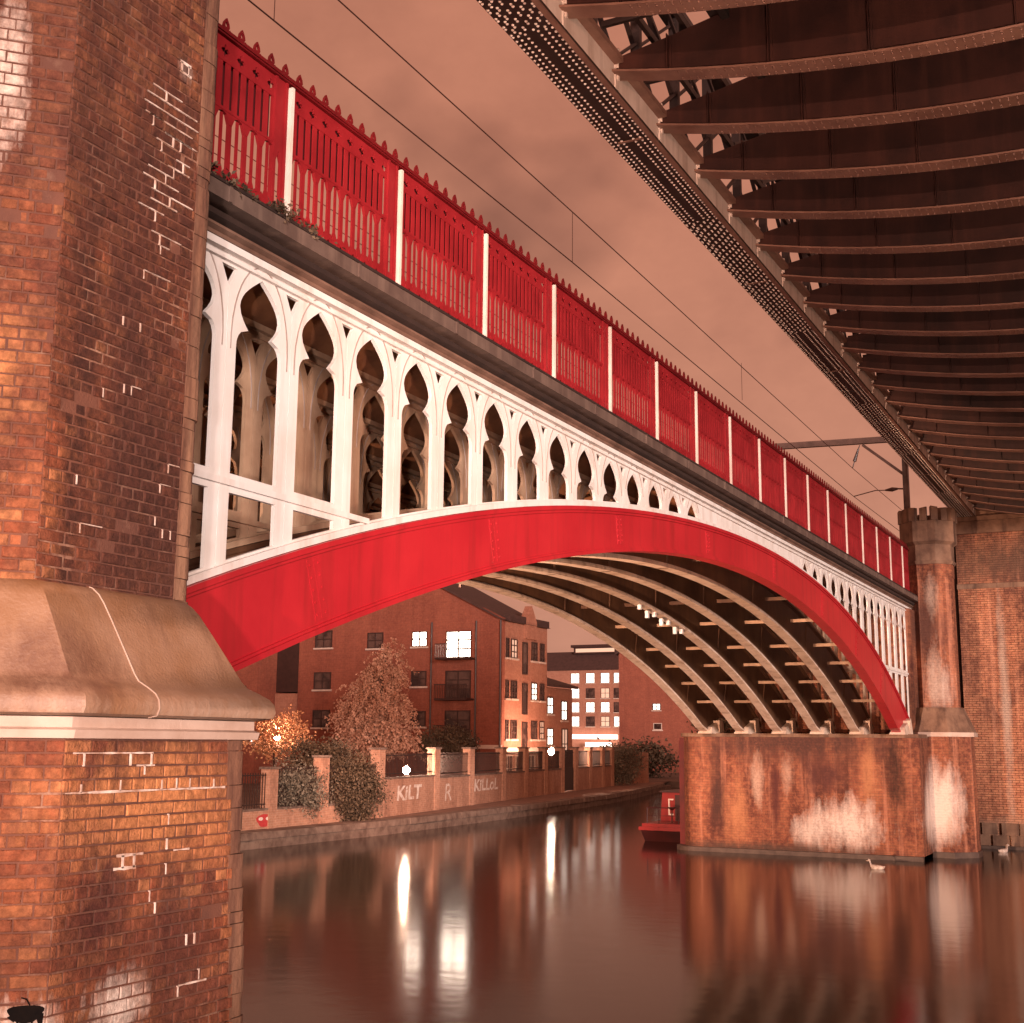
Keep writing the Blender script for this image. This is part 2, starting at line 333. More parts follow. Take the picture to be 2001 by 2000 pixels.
# ================================================================ the setting
def water():
    m, t, b = newmat('canal_water'); p = pos(t)
    b.inputs['Base Color'].default_value = (0.012, 0.0045, 0.003, 1)
    b.inputs['Roughness'].default_value = 0.115; b.inputs['IOR'].default_value = 1.26
    h = math_(t, 'ADD', noise(t, p, 2.2, 3, 0.5, (1, 1, 1)), math_(t, 'MULTIPLY', noise(t, p, 0.45, 2), 1.6))
    bump(t, b, h, 0.05, 0.04)
    mb = MB(); mb.add([(-900, -300, -3.5), (300, -300, -3.5), (300, 1500, -3.5), (-900, 1500, -3.5)], [(0, 1, 2, 3)])
    o = mb.build('water', m); o['kind'] = 'structure'
water()
EDGE = [(-26.8, -60), (-26.8, 30), (-26.7, 42), (-27.3, 50.4), (-28.2, 60.4), (-29.5, 70.6), (-30.9, 78), (-34.8, 95.4), (-35.6, 100)]
WALLP = [(-27.8, 28), (-27.9, 36), (-28.1, 43), (-28.9, 48), (-31.3, 60.8), (-33.5, 72.8), (-35.6, 85.8)]
M['ground'] = surf('bank_ground', (0.16, 0.10, 0.075), (0.10, 0.055, 0.04), 0.6, 0.9, 0.4, 6)
M['path'] = surf('towpath_setts', (0.26, 0.15, 0.11), (0.16, 0.085, 0.06), 2.5, 0.85, 0.6, 7)
M['coping'] = surf('quay_coping', (0.20, 0.13, 0.10), (0.09, 0.05, 0.037), 2.5, 0.85, 0.6, 9)
def land():
    g = MB(); n = len(EDGE)
    vs = [(x - 0.9, y, -3.02) for x, y in EDGE] + [(-900, y, -3.02) for x, y in EDGE]
    g.add(vs, [(i, i + 1, n + i + 1, n + i) for i in range(n - 1)])
    g.box(-900, 300, 100, 1500, -4.2, -3.021)
    o = g.build('ground', M['ground'], fix=True); o['kind'] = 'structure'
    # towpath between the quay edge and the garden wall
    p = MB(); ys = [i * 2.0 for i in range(10, 49)]
    vs = []; 
    for y in ys:
        ex = pl([(b, a) for a, b in EDGE], y); vs += [(ex - 0.35, y, -3.0), (ex - 8.0, y, -3.0)]
    p.add(vs, [(2 * i, 2 * i + 2, 2 * i + 3, 2 * i + 1) for i in range(len(ys) - 1)])
    o = p.build('towpath', M['path'], fix=True); o['kind'] = 'structure'
    # quay edge wall with coping stones as pieces
    q = MB()
    vs = []
    for y in ys: 
        ex = pl([(b, a) for a, b in EDGE], y); vs += [(ex - 0.02, y, -4.0), (ex - 0.02, y, -3.18), (ex - 1.0, y, -3.18)]
    fs = []
    for i in range(len(ys) - 1):
        for j in range(2): fs.append((3 * i + j, 3 * i + 3 + j, 3 * i + 4 + j, 3 * i + 1 + j))
    q.add(vs, fs); qo = q.build('quay_edge', M['coping'], fix=True); qo['kind'] = 'structure'
    y = 26.0
    while y < 92:
        L = random.uniform(1.0, 1.5); y2 = y + L
        a = pl([(b_, a_) for a_, b_ in EDGE], y); b = pl([(b_, a_) for a_, b_ in EDGE], y2)
        dz = random.uniform(-0.015, 0.015); j = random.uniform(-0.03, 0.03); c = MB()
        c.hexa([(a - 0.55, y + .01, -3.2), (a + .03 + j, y + .01, -3.2), (b + .03 + j, y2 - .01, -3.2), (b - 0.55, y2 - .01, -3.2),
                (a - 0.55, y + .01, -2.96 + dz), (a + j, y + .01, -2.97 + dz), (b + j, y2 - .01, -2.97 + dz), (b - 0.55, y2 - .01, -2.96 + dz)])
        c.build('coping_stone', M['coping'], qo); y = y2
    # near quay under the camera and the land behind the abutments
    r = MB(); r.box(-1.5, 60, -60, 2.5, -4.2, -1.68); o = r.build('near_quay', M['path']); o['kind'] = 'structure'
    r = MB(); r.box(-14.6, 80, 49.4, 96, -4.0, 0.2); o = r.build('embankment', M['ground']); o['kind'] = 'structure'
land()

# ================================================================ cast iron arch bridge
def poly(c, y):
    t = y - 25.5; r = 0
    for k in c: r = r * t + k
    return r
def ZE(y): return poly((-6.63e-06, -6.9515e-05, -0.008373205, 0.013126454, 4.164246984), y)
def ZI(y): return poly((-2.407e-06, -5.0103e-05, -0.011112412, -0.002438415, 3.490112793), y)
XF = -7.6; RS = 1.25; Y0, Y1 = 6.6, 43.3; ZT = 4.57
bridge = empty('arch_bridge', (-10.7, 25.5, -3.5), 'cast iron arch bridge with red rib, white tracery spandrels and red railing over the canal', 'bridge')
def ysteps(a, b, s):
    n = max(1, int(math.ceil((b - a) / s))); return [a + (b - a) * i / n for i in range(n + 1)]
def rib_mesh(front):
    ys = ysteps(Y0, Y1, 0.5); zi = lambda y: max(ZI(y), 0.40); ze = lambda y: max(ZE(y), 0.62)
    m = MB(); w = 0.05
    def strip(xa, xb, fa, fb):
        vs = []; fs = []
        for y in ys: vs += [(xa, y, fa(y)), (xb, y, fa(y)), (xb, y, fb(y)), (xa, y, fb(y))]
        for i in range(len(ys) - 1):
            for j in range(4):
                k = (j + 1) % 4; fs.append((4 * i + j, 4 * i + k, 4 * i + 4 + k, 4 * i + 4 + j))
        fs += [(3, 2, 1, 0), tuple(4 * (len(ys) - 1) + j for j in range(4))]
        m.add(vs, fs)
    if front != 'flange':
        strip(-w, w, lambda y: zi(y) + 0.05, lambda y: ze(y) - 0.06)           # web
        strip(-0.12, 0.075, lambda y: ze(y) - 0.10, lambda y: ze(y) - 0.061)     # top fillet
        strip(-0.17, 0.10, lambda y: ze(y) - 0.06, lambda y: ze(y) - 0.002)
    if front != 'web':
        strip(-0.17, 0.10, zi, lambda y: zi(y) + 0.055)                         # bottom flange
        strip(-0.12, 0.075, lambda y: zi(y) + 0.056, lambda y: zi(y) + 0.085)   # bottom fillet
    return m
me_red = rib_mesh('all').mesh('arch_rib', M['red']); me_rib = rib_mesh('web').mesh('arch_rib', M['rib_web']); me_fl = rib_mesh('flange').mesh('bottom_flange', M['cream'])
# collars where rib segments are bolted together
def collar(mat):
    m = MB(); m.box(-0.15, 0.065, -0.05, -0.006, -0.33, 0.33); m.box(-0.15, 0.065, 0.006, 0.05, -0.33, 0.33)
    for z in (-0.22, 0, 0.22):
        for s in (-1, 1): m.box(-0.12, -0.08, s * 0.05 - 0.012, s * 0.05 + 0.012, z - 0.02, z + 0.02)
    return m.mesh('segment_joint', mat)
me_col = collar(M['rib_web'])
me_shoe = MB()
me_shoe.hexa([(-0.24, -0.55, -0.10), (0.24, -0.55, -0.10), (0.24, 0.9, -0.10), (-0.24, 0.9, -0.10), (-0.19, -0.30, 0.12), (0.19, -0.30, 0.12), (0.19, 0.9, 0.42), (-0.19, 0.9, 0.42)])
me_shoe.box(-0.26, 0.26, 0.30, 0.55, -0.1, 0.34)
me_shoe = me_shoe.mesh('rib_shoe', M['cream'])
ribs = []
for i in range(6):
    x = XF + 0.05 - RS * i - (0.0 if i else -0.0)
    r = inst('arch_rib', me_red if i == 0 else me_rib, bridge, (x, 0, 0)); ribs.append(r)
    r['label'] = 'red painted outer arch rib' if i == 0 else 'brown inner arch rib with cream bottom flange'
    if i:
        inst('bottom_flange', me_fl, r, (x, 0, 0))
        for y in (12.5, 18.0, 24.0, 30.0, 35.0, 39.5):
            sl_ = (ZI(y + .1) - ZI(y - .1)) / .2; zc = (ZI(y) + ZE(y)) / 2
            inst('segment_joint', me_col, r, (x, y, zc), (math.atan(sl_), 0, 0))
    else:
        for y in (10.4, 14.2, 18.4, 22.8, 27.4, 31.8, 35.6, 38.8):
            sl_ = (ZI(y + .1) - ZI(y - .1)) / .2; zc_ = (ZI(y) + ZE(y)) / 2; h_ = (ZE(y) - ZI(y)) / 2 * math.cos(math.atan(sl_)) - .12
            m = MB(); m.box(.0505, .0575, -.11, .11, -h_, h_); m.box(.0576, .060, -.006, .006, -h_, h_)
            for q_ in range(5):
                for e_ in (-.075, .075): dz_ = lerp(-h_ + .06, h_ - .06, q_ / 4); m.box(.0576, .068, e_ - .011, e_ + .011, dz_ - .011, dz_ + .011)
            jo = m.build('cover_plate', M['red'], r, (x, y, zc_)); jo.rotation_euler = (math.atan(sl_), 0, 0)
    inst('rib_shoe', me_shoe, r, (x, 41.75, 0.44))

# spandrel tracery panels
def HW(z):
    if z >= 4.05: return 0.315 * math.sin(math.pi / 2 * min(1, (4.40 - z) / 0.35))
    if z >= 3.84: return 0.18 + 0.135 * math.cos(math.pi / 2 * (4.05 - z) / 0.21)
    if z >= 3.66:
        u = (3.84 - z) / 0.18; return 0.18 + 0.165 * math.sqrt(max(0, 1 - (1 - u) ** 2))
    return 0.345
PITCH = 0.98; HP = PITCH / 2
def panel(yc, a, b, left=True, right_=True):
    """plate from y=a..b with one opening centred on yc (None = solid)"""
    m = MB(); g = 0.004; outer = []
    ys = ysteps(a + g, b - g, 0.25)
    outer += [(y, ZE(y) + 0.002) for y in ys]
    if yc is not None and ZE(b) < 4.05 and right_: outer += [(b - g, 4.20), (b - g - 0.105, 4.39), (b - g, 4.39)]
    outer += [(b - g, ZT), (a + g, ZT)]
    if yc is not None and ZE(a) < 4.05 and left: outer += [(a + g, 4.39), (a + g + 0.105, 4.39), (a + g, 4.20)]
    loops = [outer]; FR = 0.10
    zb = lambda y: ZE(y) + FR
    if yc is not None:
        lowz = 2.42; tr = max(zb(yc - 0.345), zb(yc + 0.345)) < 2.20 or zb(yc) < 2.16
        def side(s):
            z = lowz if tr else zb(yc + s * 0.345)
            if not tr:
                for _ in range(30): z = zb(yc + s * HW(z))
            pts = [(yc + s * HW(z), z)]
            for zz in [3.66, 3.69, 3.72, 3.76, 3.80, 3.84, 3.87, 3.92, 3.98, 4.05, 4.10, 4.15, 4.20, 4.25, 4.30, 4.35]:
                if zz > z + 0.01: pts.append((yc + s * HW(zz), zz))
            return pts
        R_, L_ = side(1), side(-1)
        hole = R_ + [(yc, 4.40)] + L_[::-1]
        if not tr and R_[0][1] < 3.8:
            hole = [(yc, zb(yc))] + hole
        loops.append(hole)
        # lower openings beside the springing
        yl, yr = yc - 0.345, yc + 0.345; top = 2.24
        if tr or min(zb(yl), zb(yr)) < 2.12:
            q = []
            for y in ysteps(yl, yr, 0.1):
                if zb(y) < top - 0.05: q.append((y, max(zb(y), 0.8)))
            if len(q) > 2:
                q = q + [(q[-1][0], top), (q[0][0], top)]
                if tr: loops.append(q)
    m.plate(loops, -0.025, 0.02)
    if yc is not None:
        m.mi = 1
        # raised hood mould lines round the arch and frames
        def line(pts, w=0.012):
            for p, q in zip(pts, pts[1:]):
                m.bar((0.022, p[0], p[1]), (0.022, q[0], q[1]), w, 0.014, (1, 0, 0))
        zl = max(ZE(yc) + 0.2, 3.60)
        zs = [z for z in (3.60, 3.75, 3.9, 4.05, 4.15, 4.25, 4.33, 4.40, 4.46, 4.50) if z >= zl]
        if len(zs) > 2:
            hwo = lambda z: 0.43 * math.sqrt(max(0, 1 - max(0, (z - 3.75) / 0.77) ** 1.8)) if z > 3.75 else 0.43
            for s in (-1, 1): line([(yc + s * hwo(z), z) for z in zs] + [(yc, 4.52)])
    return m.mesh('spandrel_panel', M['white'], mat2=M['hood'])
meshes = []
c0 = 9.40
for k in range(-2, 14):
    yc = c0 + PITCH * k; meshes.append((yc, panel(yc, yc - HP, yc + HP)))
yl = c0 + PITCH * 13 + HP; yr0 = 30.46 - HP
ns = 8
for i in range(ns):
    a = lerp(yl, yr0, i / ns); b = lerp(yl, yr0, (i + 1) / ns)
    meshes.append(((a + b) / 2, panel(None, a, b)))
for k in range(15):
    yc = 30.46 + PITCH * k
    if yc + 0.2 > 44.4: break
    meshes.append((yc, panel(yc, yc - HP, min(yc + HP, 44.5))))
for i in range(6):
    x = XF + 0.05 - RS * i
    for yc, me in meshes:
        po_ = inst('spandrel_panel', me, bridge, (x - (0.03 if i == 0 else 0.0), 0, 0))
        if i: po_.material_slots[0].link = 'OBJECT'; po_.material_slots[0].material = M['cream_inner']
    # thin white strip on the extrados, transoms
    m = MB(); ys = ysteps(Y0, 44.4, 0.5); vs = []; fs = []
    for y in ys: vs += [(0.03, y, ZE(y) + 0.004), (0.075, y, ZE(y) + 0.004), (0.075, y, ZE(y) + 0.075), (0.03, y, ZE(y) + 0.075)]
    for a in range(len(ys) - 1):
        for j in range(4):
            k = (j + 1) % 4; fs.append((4 * a + j, 4 * a + k, 4 * a + 4 + k, 4 * a + 4 + j))
    m.add(vs, fs); m.box(0.02, 0.05, Y0, 11.35, 2.30, 2.36); m.box(0.02, 0.05, 39.5, 44.45, 2.30, 2.36)
    m.box(0.02, 0.06, 6.0, 44.5, 4.42, 4.45); m.box(0.02, 0.09, 6.0, 44.5, 4.50, 4.568)
    m.build('spandrel_moulding', M['white'] if i == 0 else M['cream_inner'], bridge, (x - (0.03 if i == 0 else 0), 0, 0))
# jack arches of the deck between the ribs
for i in range(6):
    xa = XF - RS * (i + 1) + 0.05; n = 8; vs = []; fs = []
    ys = [5.0, 46.0]
    for y in ys:
        for j in range(n + 1):
            u = j / n; vs.append((lerp(xa, xa + RS - 0.06, u), y, 4.60 + 0.22 * math.sin(math.pi * u)))
    for j in range(n): fs.append((j, n + 1 + j, n + 2 + j, j + 1))
    m = MB(); m.add(vs, fs); m.build('jack_arch', M['soffit'], bridge)
m = MB(); m.box(-14.9, XF + 0.02, 4.5, 46.2, 4.83, 5.06); m.build('deck', M['cornice_dark'], bridge)
# cross struts between ribs
for y, dz in ((10.5, .2), (15.0, .2), (20, .2), (25.5, .2), (31, .2), (33.4, .2), (35.8, .25), (37.4, .2), (38.9, .25), (40.4, .3)):
    z = lerp(ZI(y), ZE(y), 0.55)
    for i in range(5):
        m = MB(); x = XF + 0.05 - RS * i
        m.box(x - RS + 0.052, x - 0.052, y - 0.035, y + 0.035, z - 0.012, z + 0.012); m.box(x - RS + 0.052, x - 0.052, y - 0.012, y + 0.012, z - 0.07, z - 0.013)
        m.build('cross_strut', M['cream_inner'] if y > 32 else M['rib_web'], bridge)
# small marker plates hanging under the third rib
for j in range(7):
    y = 29.0 + 0.5 * j; x = XF + 0.05 - RS * 3; z = ZI(y)
    m = MB(); m.box(x - 0.04, x + 0.04, y - 0.05, y + 0.05, z - 0.13 - .12 * (j % 2), z - 0.012 - .06 * (j % 2)); m.build('marker_plate', M['white'], bridge)
# cornice
def run(name, mat, prof, ya=5.2, yb=44.75): return MB().sweep(prof, ysteps(ya, yb, 4)).build(name, mat, bridge, fix=True)
run('cornice_moulding', M['cornice_light'], [(XF, 4.572), (XF + .12, 4.572), (XF + .12, 4.61), (XF + .17, 4.635), (XF + .17, 4.66), (XF, 4.66)])
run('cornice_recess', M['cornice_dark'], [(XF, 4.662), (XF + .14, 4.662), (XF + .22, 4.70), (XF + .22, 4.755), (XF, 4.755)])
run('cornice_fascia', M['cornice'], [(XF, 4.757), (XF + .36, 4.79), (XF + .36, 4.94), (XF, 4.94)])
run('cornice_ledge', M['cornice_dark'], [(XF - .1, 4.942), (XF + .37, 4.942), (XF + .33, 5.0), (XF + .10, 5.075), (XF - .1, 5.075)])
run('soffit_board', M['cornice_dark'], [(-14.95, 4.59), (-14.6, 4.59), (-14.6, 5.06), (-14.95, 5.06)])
# plates of the fascia are jointed
for y in ysteps(6.4, 44, 2.1): 
    m = MB(); m.box(XF + .35, XF + .375, y - .02, y + .02, 4.792, 4.938); m.build('fascia_rib', M['cornice'], bridge)

# parapet railing: bays of eight identical castings and a pilaster
XP = XF + 0.05; ZB, ZR = 5.085, 6.58
def baluster_mesh():
    m = MB(); w = 0.2325; t = 0.012
    # pierced top plate with quatrefoil hole
    c = (0, 6.455); hole = [(c[0] + (0.045 + 0.018 * math.cos(4 * a)) * math.cos(a), c[1] + (0.055 + 0.02 * math.cos(4 * a)) * math.sin(a)) for a in [2 * math.pi * i / 16 for i in range(16)]]
    m.plate([[(-w / 2, 6.345), (w / 2, 6.345), (w / 2, 6.58), (-w / 2, 6.58)], hole], -t, t)
    for q in (-0.058, 0.058): m.box(-.004, .008, q - 0.036, q + 0.036, 5.86, 6.346)   # two broad upper bars
    m.plate([[(-w / 2, 5.86), (-w / 2, 5.74), (-w / 2 + 0.022, 5.74), (-0.055, 5.83), (0, 5.85), (0.055, 5.83), (w / 2 - 0.022, 5.74), (w / 2, 5.74), (w / 2, 5.86)][::-1]], -t * 1.4, t * 1.4)
    m.box(-t * 1.8, t * 1.8, -w / 2, w / 2, 5.855, 5.885)
    m.box(-t, t, -w / 2 - 0.001, -w / 2 + 0.028, ZB + 0.03, 5.745); m.box(-t, t, w / 2 - 0.028, w / 2 + 0.001, ZB + 0.03, 5.745); m.box(-t * .7, t * .7, -0.016, 0.016, ZB + 0.2, 5.83)
    # foliate foot
    for dy, h, tw in ((0, 0.27, 0.035), (-0.055, 0.20, 0.03), (0.055, 0.20, 0.03), (-0.09, 0.13, 0.02), (0.09, 0.13, 0.02)):
        m.plate([[(dy - tw * .5, ZB + .02), (dy + tw * .5, ZB + .02), (dy * 1.25 + tw, ZB + h * .7), (dy * 1.35, ZB + h), (dy * 1.25 - tw, ZB + h * .7)]], -t * .9 - abs(dy) * .05, t * .9 + abs(dy) * .05)
    return m.mesh('baluster', M['red_rail'])
def finial_mesh():
    m = MB(); o = [(0, 0.15), (-0.035, 0.10), (-0.045, 0.06), (-0.03, 0.035), (-0.055, 0.045), (-0.06, 0.02), (-0.02, 0.0), (0.02, 0.0), (0.06, 0.02), (0.055, 0.045), (0.03, 0.035), (0.045, 0.06), (0.035, 0.10)]
    m.plate([[(y, z) for y, z in o], [(0, 0.115), (0.022, 0.085), (0.02, 0.06), (0, 0.045), (-0.02, 0.06), (-0.022, 0.085)]], -0.012, 0.012)
    return m.mesh('finial', M['red_dark'])
def pilaster_mesh():
    m = MB(); a, b = -0.115, 0.085
    m.plate([[(a, ZB + .03), (b, ZB + .03), (b, 6.58), (a, 6.58)], [(-0.055, 5.25), (0.035, 5.25), (0.035, 5.70), (-0.01, 5.82), (-0.055, 5.70)]], -0.02, 0.02)
    m.box(0.021, 0.035, a, a + .03, ZB + .03, 6.58); m.box(0.021, 0.035, b - .03, b, ZB + .03, 6.58)
    return m.mesh('pilaster', M['red_rail'])
def post_mesh():
    m = MB(); m.box(-0.03, 0.04, -0.020, 0.020, ZB - .01, 6.545); m.box(-0.035, 0.045, -0.03, 0.03, ZB - .01, ZB + .04); return m.mesh('post', M['cream_web'])
bm_, fm_, pm_, wm_ = baluster_mesh(), finial_mesh(), pilaster_mesh(), post_mesh()
BAY = 2.1; yb0 = 9.66 - 2 * BAY
for n in range(19):
    ya = yb0 + BAY * n; yb = min(ya + BAY, 44.75)
    rail = MB()
    rail.box(XP - .035, XP + .05, ya, yb - .003, 6.582, 6.65); rail.box(XP - .02, XP + .065, ya, yb - .003, 6.60, 6.63)
    ro = rail.build('parapet_rail', M['red_dark'], bridge)
    rail = MB(); rail.box(XP - .03, XP + .03, ya, yb - .003, ZB - .012, ZB + .035); rail.build('bottom_rail', M['red_rail'], ro)
    if yb - ya < 2: pass
    for j in range(9):
        y = ya + 0.06 + 0.2325 * (j + 0.5)
        if y > yb - .05: break
        if j < 8: inst('baluster', bm_, ro, (XP, y, 0))
        inst('finial', fm_, ro, (XP, y, 6.648))
    if yb - ya > 2:
        inst('pilaster', pm_, ro, (XP, yb - .125, 0)); inst('post', wm_, ro, (XP + .03, yb, 0))
    rail = MB(); rail.box(XP - .05, XP - .042, ya + .04, yb - .24, 5.87, 6.56); rail.build('bar_shade_sheet', M['shade_red'], ro)  # added dark sheet standing in for shade in the bar gaps
    # fine wire mesh infill behind the castings, a thin horizontal wire pair
    wv = MB()
    for z in (5.42, 5.60): wv.bar((XP - .05, ya, z), (XP - .05, yb, z), 0.006, 0.006)
    wv.build('guard_wire', M['red_dark'], ro)

# ================================================================ riveted girder viaduct overhead
viad = empty('girder_viaduct', (-0.7, 30, 8.3), 'dark riveted iron girder viaduct with curved cross girders overhead', 'viaduct')
VY0, VY1 = 4.0, 48.9
gl = MB().box(-6.42, -5.775, VY0, VY1, 8.30, 8.335).build('bottom_flange', M['girder_black'], viad)
MB().box(-6.36, -6.30, VY0, VY1, 8.336, 8.62).build('outer_web', M['girder_black'], viad)
MB().box(-6.41, -6.30, VY0, VY1, 8.62, 8.68).build('edge_angle', M['flange'], viad)
MB().box(-5.845, -5.776, VY0, VY1, 8.272, 8.299).build('flange_angle', M['flange'], viad)
riv = MB()
def dome(mb, x, y, z, r, d=-1):
    n = 6; vs = [(x + r * math.cos(2 * math.pi * i / n), y + r * math.sin(2 * math.pi * i / n), z) for i in range(n)]
    vs += [(x + .6 * r * math.cos(2 * math.pi * i / n), y + .6 * r * math.sin(2 * math.pi * i / n), z + d * r * .65) for i in range(n)] + [(x, y, z + d * r * .8)]
    fs = [(i, (i + 1) % n, n + (i + 1) % n, n + i) for i in range(n)] + [(n + i, n + (i + 1) % n, 2 * n) for i in range(n)]
    mb.add(vs, [f[::-1] for f in fs] if d > 0 else fs)
y = VY0
k = 0
while y < 48.4:
    seg = int(y / 6.2) % 2
    rows = (-6.395, -6.325, -6.235, -6.06, -5.96, -5.875) if seg == 0 else (-6.395, -6.325, -6.275, -6.19, -6.10, -6.02, -5.95, -5.875)
    for j, x in enumerate(rows):
        dome(riv, x, y + (0.045 if (j + k) % 2 and seg else 0), 8.299, 0.020)
    y += 0.098; k += 1
ro = riv.build('rivets', M['rivet'], gl); ro['kind'] = 'stuff'
for y in (9.3, 15.5, 21.7, 27.9, 34.1, 40.3):
    MB().box(-6.30, -5.92, y - .02, y + .02, 8.283, 8.298).build('cover_strip', M['flange'], gl)
CY = [12.55 + 1.62 * i for i in range(-2, 23)]
def belly(x):
    u = abs(x + 0.7) / 4.9; return 7.86 + 0.62 * max(0.0, u) ** 1.9
cgm = {}
def cg_parts():
    xs = [-5.83 + 10.03 * i / 40 for i in range(41)]
    w = MB()
    w.plate([[(x, belly(x) + .03) for x in xs] + [(4.2, 9.06), (-4.2, 9.06), (-5.0, 8.90), (-5.83, 8.76)]], -0.012, 0.012)
    w.v = [(v[1], v[0], v[2]) for v in w.v]; w.f = [f[::-1] for f in w.f]
    fl = MB(); vs = []; fs = []
    for x in xs:
        b = belly(x); vs += [(x, -0.14, b), (x, 0.14, b), (x, 0.14, b + .028), (x, -0.14, b + .028)]
    for i in range(40):
        for j in range(4): fs.append((4 * i + j, 4 * i + (j + 1) % 4, 4 * i + 4 + (j + 1) % 4, 4 * i + 4 + j))
    fl.add(vs, fs); 
    an = MB(); vs = []; fs = []
    for x in xs:
        b = belly(x) + .029; vs += [(x, -0.085, b), (x, -0.0125, b), (x, -0.0125, b + .07), (x, -0.03, b + .07), (x, -0.03, b + .015), (x, -0.085, b + .015)]
    for i in range(40):
        for j in range(6): fs.append((6 * i + j, 6 * i + (j + 1) % 6, 6 * i + 6 + (j + 1) % 6, 6 * i + 6 + j))
    an.add(vs, fs)
    rv = MB()
    for i in range(90):
        x = -4.9 + i * 0.1
        for yy in (-0.105, -0.06, 0.06, 0.105): dome(rv, x, yy, belly(x) - .001, 0.014)
    st = MB(); st.box(-0.035, 0.035, -0.028, -0.0125, 0, 1.0); st.box(-0.007, 0.007, -0.11, -0.028, 0, 1.0)
    import bmesh
    out = []
    for mb, n, mt in ((w, 'web', 'iron'), (fl, 'bottom_flange', 'flange'), (an, 'angle', 'iron'), (rv, 'rivets', 'flange'), (st, 'stiffener', 'iron')):
        me = mb.mesh(n, M[mt]); bm = bmesh.new(); bm.from_mesh(me)
        if n != 'rivets': bmesh.ops.recalc_face_normals(bm, faces=bm.faces)
        bm.to_mesh(me); bm.free(); out.append(me)
    return out
wM, fM, aM, rM, sM = cg_parts()
for i, y in enumerate(CY):
    g = inst('cross_girder', wM, viad, (0, y, 0))
    inst('bottom_flange', fM, g, (0, y, 0)); inst('angle', aM, g, (0, y, 0))
    if i < 12:
        o = inst('rivets', rM, g, (0, y, 0)); o['kind'] = 'stuff'
    for x in (-5.05, -3.75, -2.55, -0.95, 0.6, 2.2, 3.6):
        zb = belly(x) + .03; inst('stiffener', sM, g, (x, y, zb), None, (1, 1, (8.88 if x < -5 else 9.06) - zb))
    # cream plate between the cross girder ends
    m = MB(); m.box(-5.80, -5.785, y + .06, y + 1.56, 8.337, 8.66); m.build('fascia_plate', M['cream_web'], viad)
    m = MB(); m.box(-5.86, -5.765, y - .05, y + .05, 8.337, 8.70); m.box(-5.83, -5.74, y - .022, y + .022, 8.46, 8.9); m.build('gusset', M['cream_web'], viad)
    m = MB(); m.box(-5.84, -5.66, y + .051, y + 1.569, 8.661, 8.74); m.build('stringer', M['flange'], viad)
# deck and stringers
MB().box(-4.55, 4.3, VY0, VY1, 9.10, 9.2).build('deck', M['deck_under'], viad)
for x in (-4.3, -2.9, -1.5, 0.1, 1.5, 2.9):
    MB().box(x - .05, x + .05, VY0, VY1, 8.93, 9.098).build('stringer', M['deck_under'], viad)
# open lattice main girder above, walkway bearers
ch = MB().box(-6.30, -5.95, VY0, VY1, 11.2, 11.3).build('top_chord', M['girder_black'], viad)
for i, y in enumerate(CY):
    m = MB(); m.box(-6.20, -6.06, y - .05, y + .05, 8.34, 11.2); m.build('lattice_post', M['girder_black'], viad)
    for q in range(2):
        za = 8.7 + 1.2 * q; m = MB()
        m.bar((-6.12, y + .05, za), (-6.12, y + 1.57, za + 1.2), 0.03, 0.07, (1, 0, 0)); m.bar((-6.16, y + .05, za + 1.2), (-6.16, y + 1.57, za), 0.03, 0.07, (1, 0, 0))
        m.build('lattice_brace', M['girder_black'], viad)
    m = MB(); m.bar((-5.98, y, 9.30), (-4.56, y, 9.30), 0.06, 0.08); m.bar((-5.70, y + .05, 9.75), (-5.70, y + 1.57, 10.5), 0.04, 0.06); m.bar((-5.72, y + .05, 10.5), (-5.72, y + 1.57, 9.75), 0.04, 0.06); m.build('walkway_bearer', M['girder_black'], viad)
for x in (-5.55, -5.05):
    MB().box(x - .03, x + .03, VY0, VY1, 9.345, 9.44).build('walkway_stringer', M['girder_black'], viad)
# far main girder
MB().box(4.4, 5.0, VY0, VY1, 9.10, 9.14).build('bottom_flange', M['girder_black'], viad)
MB().box(4.6, 4.72, VY0, VY1, 9.2, 11.2).build('plate_girder', M['iron'], viad)

# ================================================================ near brick pier
pier = empty('brick_pier', (-6.8, 6.4, -3.6), 'big weathered brick pier with sloped stone cap in front of the arch end', 'pier')
def frame(o, d):  # facet frame: origin (x,y), direction along facet; outward normal to its right
    d = Vector((d[0], d[1], 0)).normalized(); n = Vector((d.y, -d.x, 0)); return Vector((o[0], o[1], 0)), d, n
COURSE = 0.0795; BH = 0.0685
bricks = []   # (dist, verts)
def brick_pts(o, d, n, u0, u1, z0, z1, out):
    j = lambda a: random.uniform(-a, a)
    c = min(0.007, (u1 - u0) * .2); ob = -0.06
    def P(u, z, w): return o + d * u + n * w + Vector((0, 0, z))
    ta, tb = j(.003), j(.003)
    back = [P(u0, z0, ob), P(u1, z0, ob), P(u1, z1, ob), P(u0, z1, ob)]
    mid = [P(u0 + j(.002), z0 + j(.002), out - .006 + ta), P(u1 + j(.002), z0 + j(.002), out - .006 + tb), P(u1 + j(.002), z1 + j(.002), out - .006 + tb), P(u0 + j(.002), z1 + j(.002), out - .006 + ta)]
    fr = [P(u0 + c + j(.003), z0 + c * .8 + j(.002), out + ta), P(u1 - c + j(.003), z0 + c * .8 + j(.002), out + tb), P(u1 - c + j(.003), z1 - c * .8 + j(.002), out + tb), P(u0 + c + j(.003), z1 - c * .8 + j(.002), out + ta)]
    return back + mid + fr
BF = [(0, 1, 5, 4), (1, 2, 6, 5), (2, 3, 7, 6), (3, 0, 4, 7), (4, 5, 9, 8), (5, 6, 10, 9), (6, 7, 11, 10), (7, 4, 8, 11), (8, 9, 10, 11)]
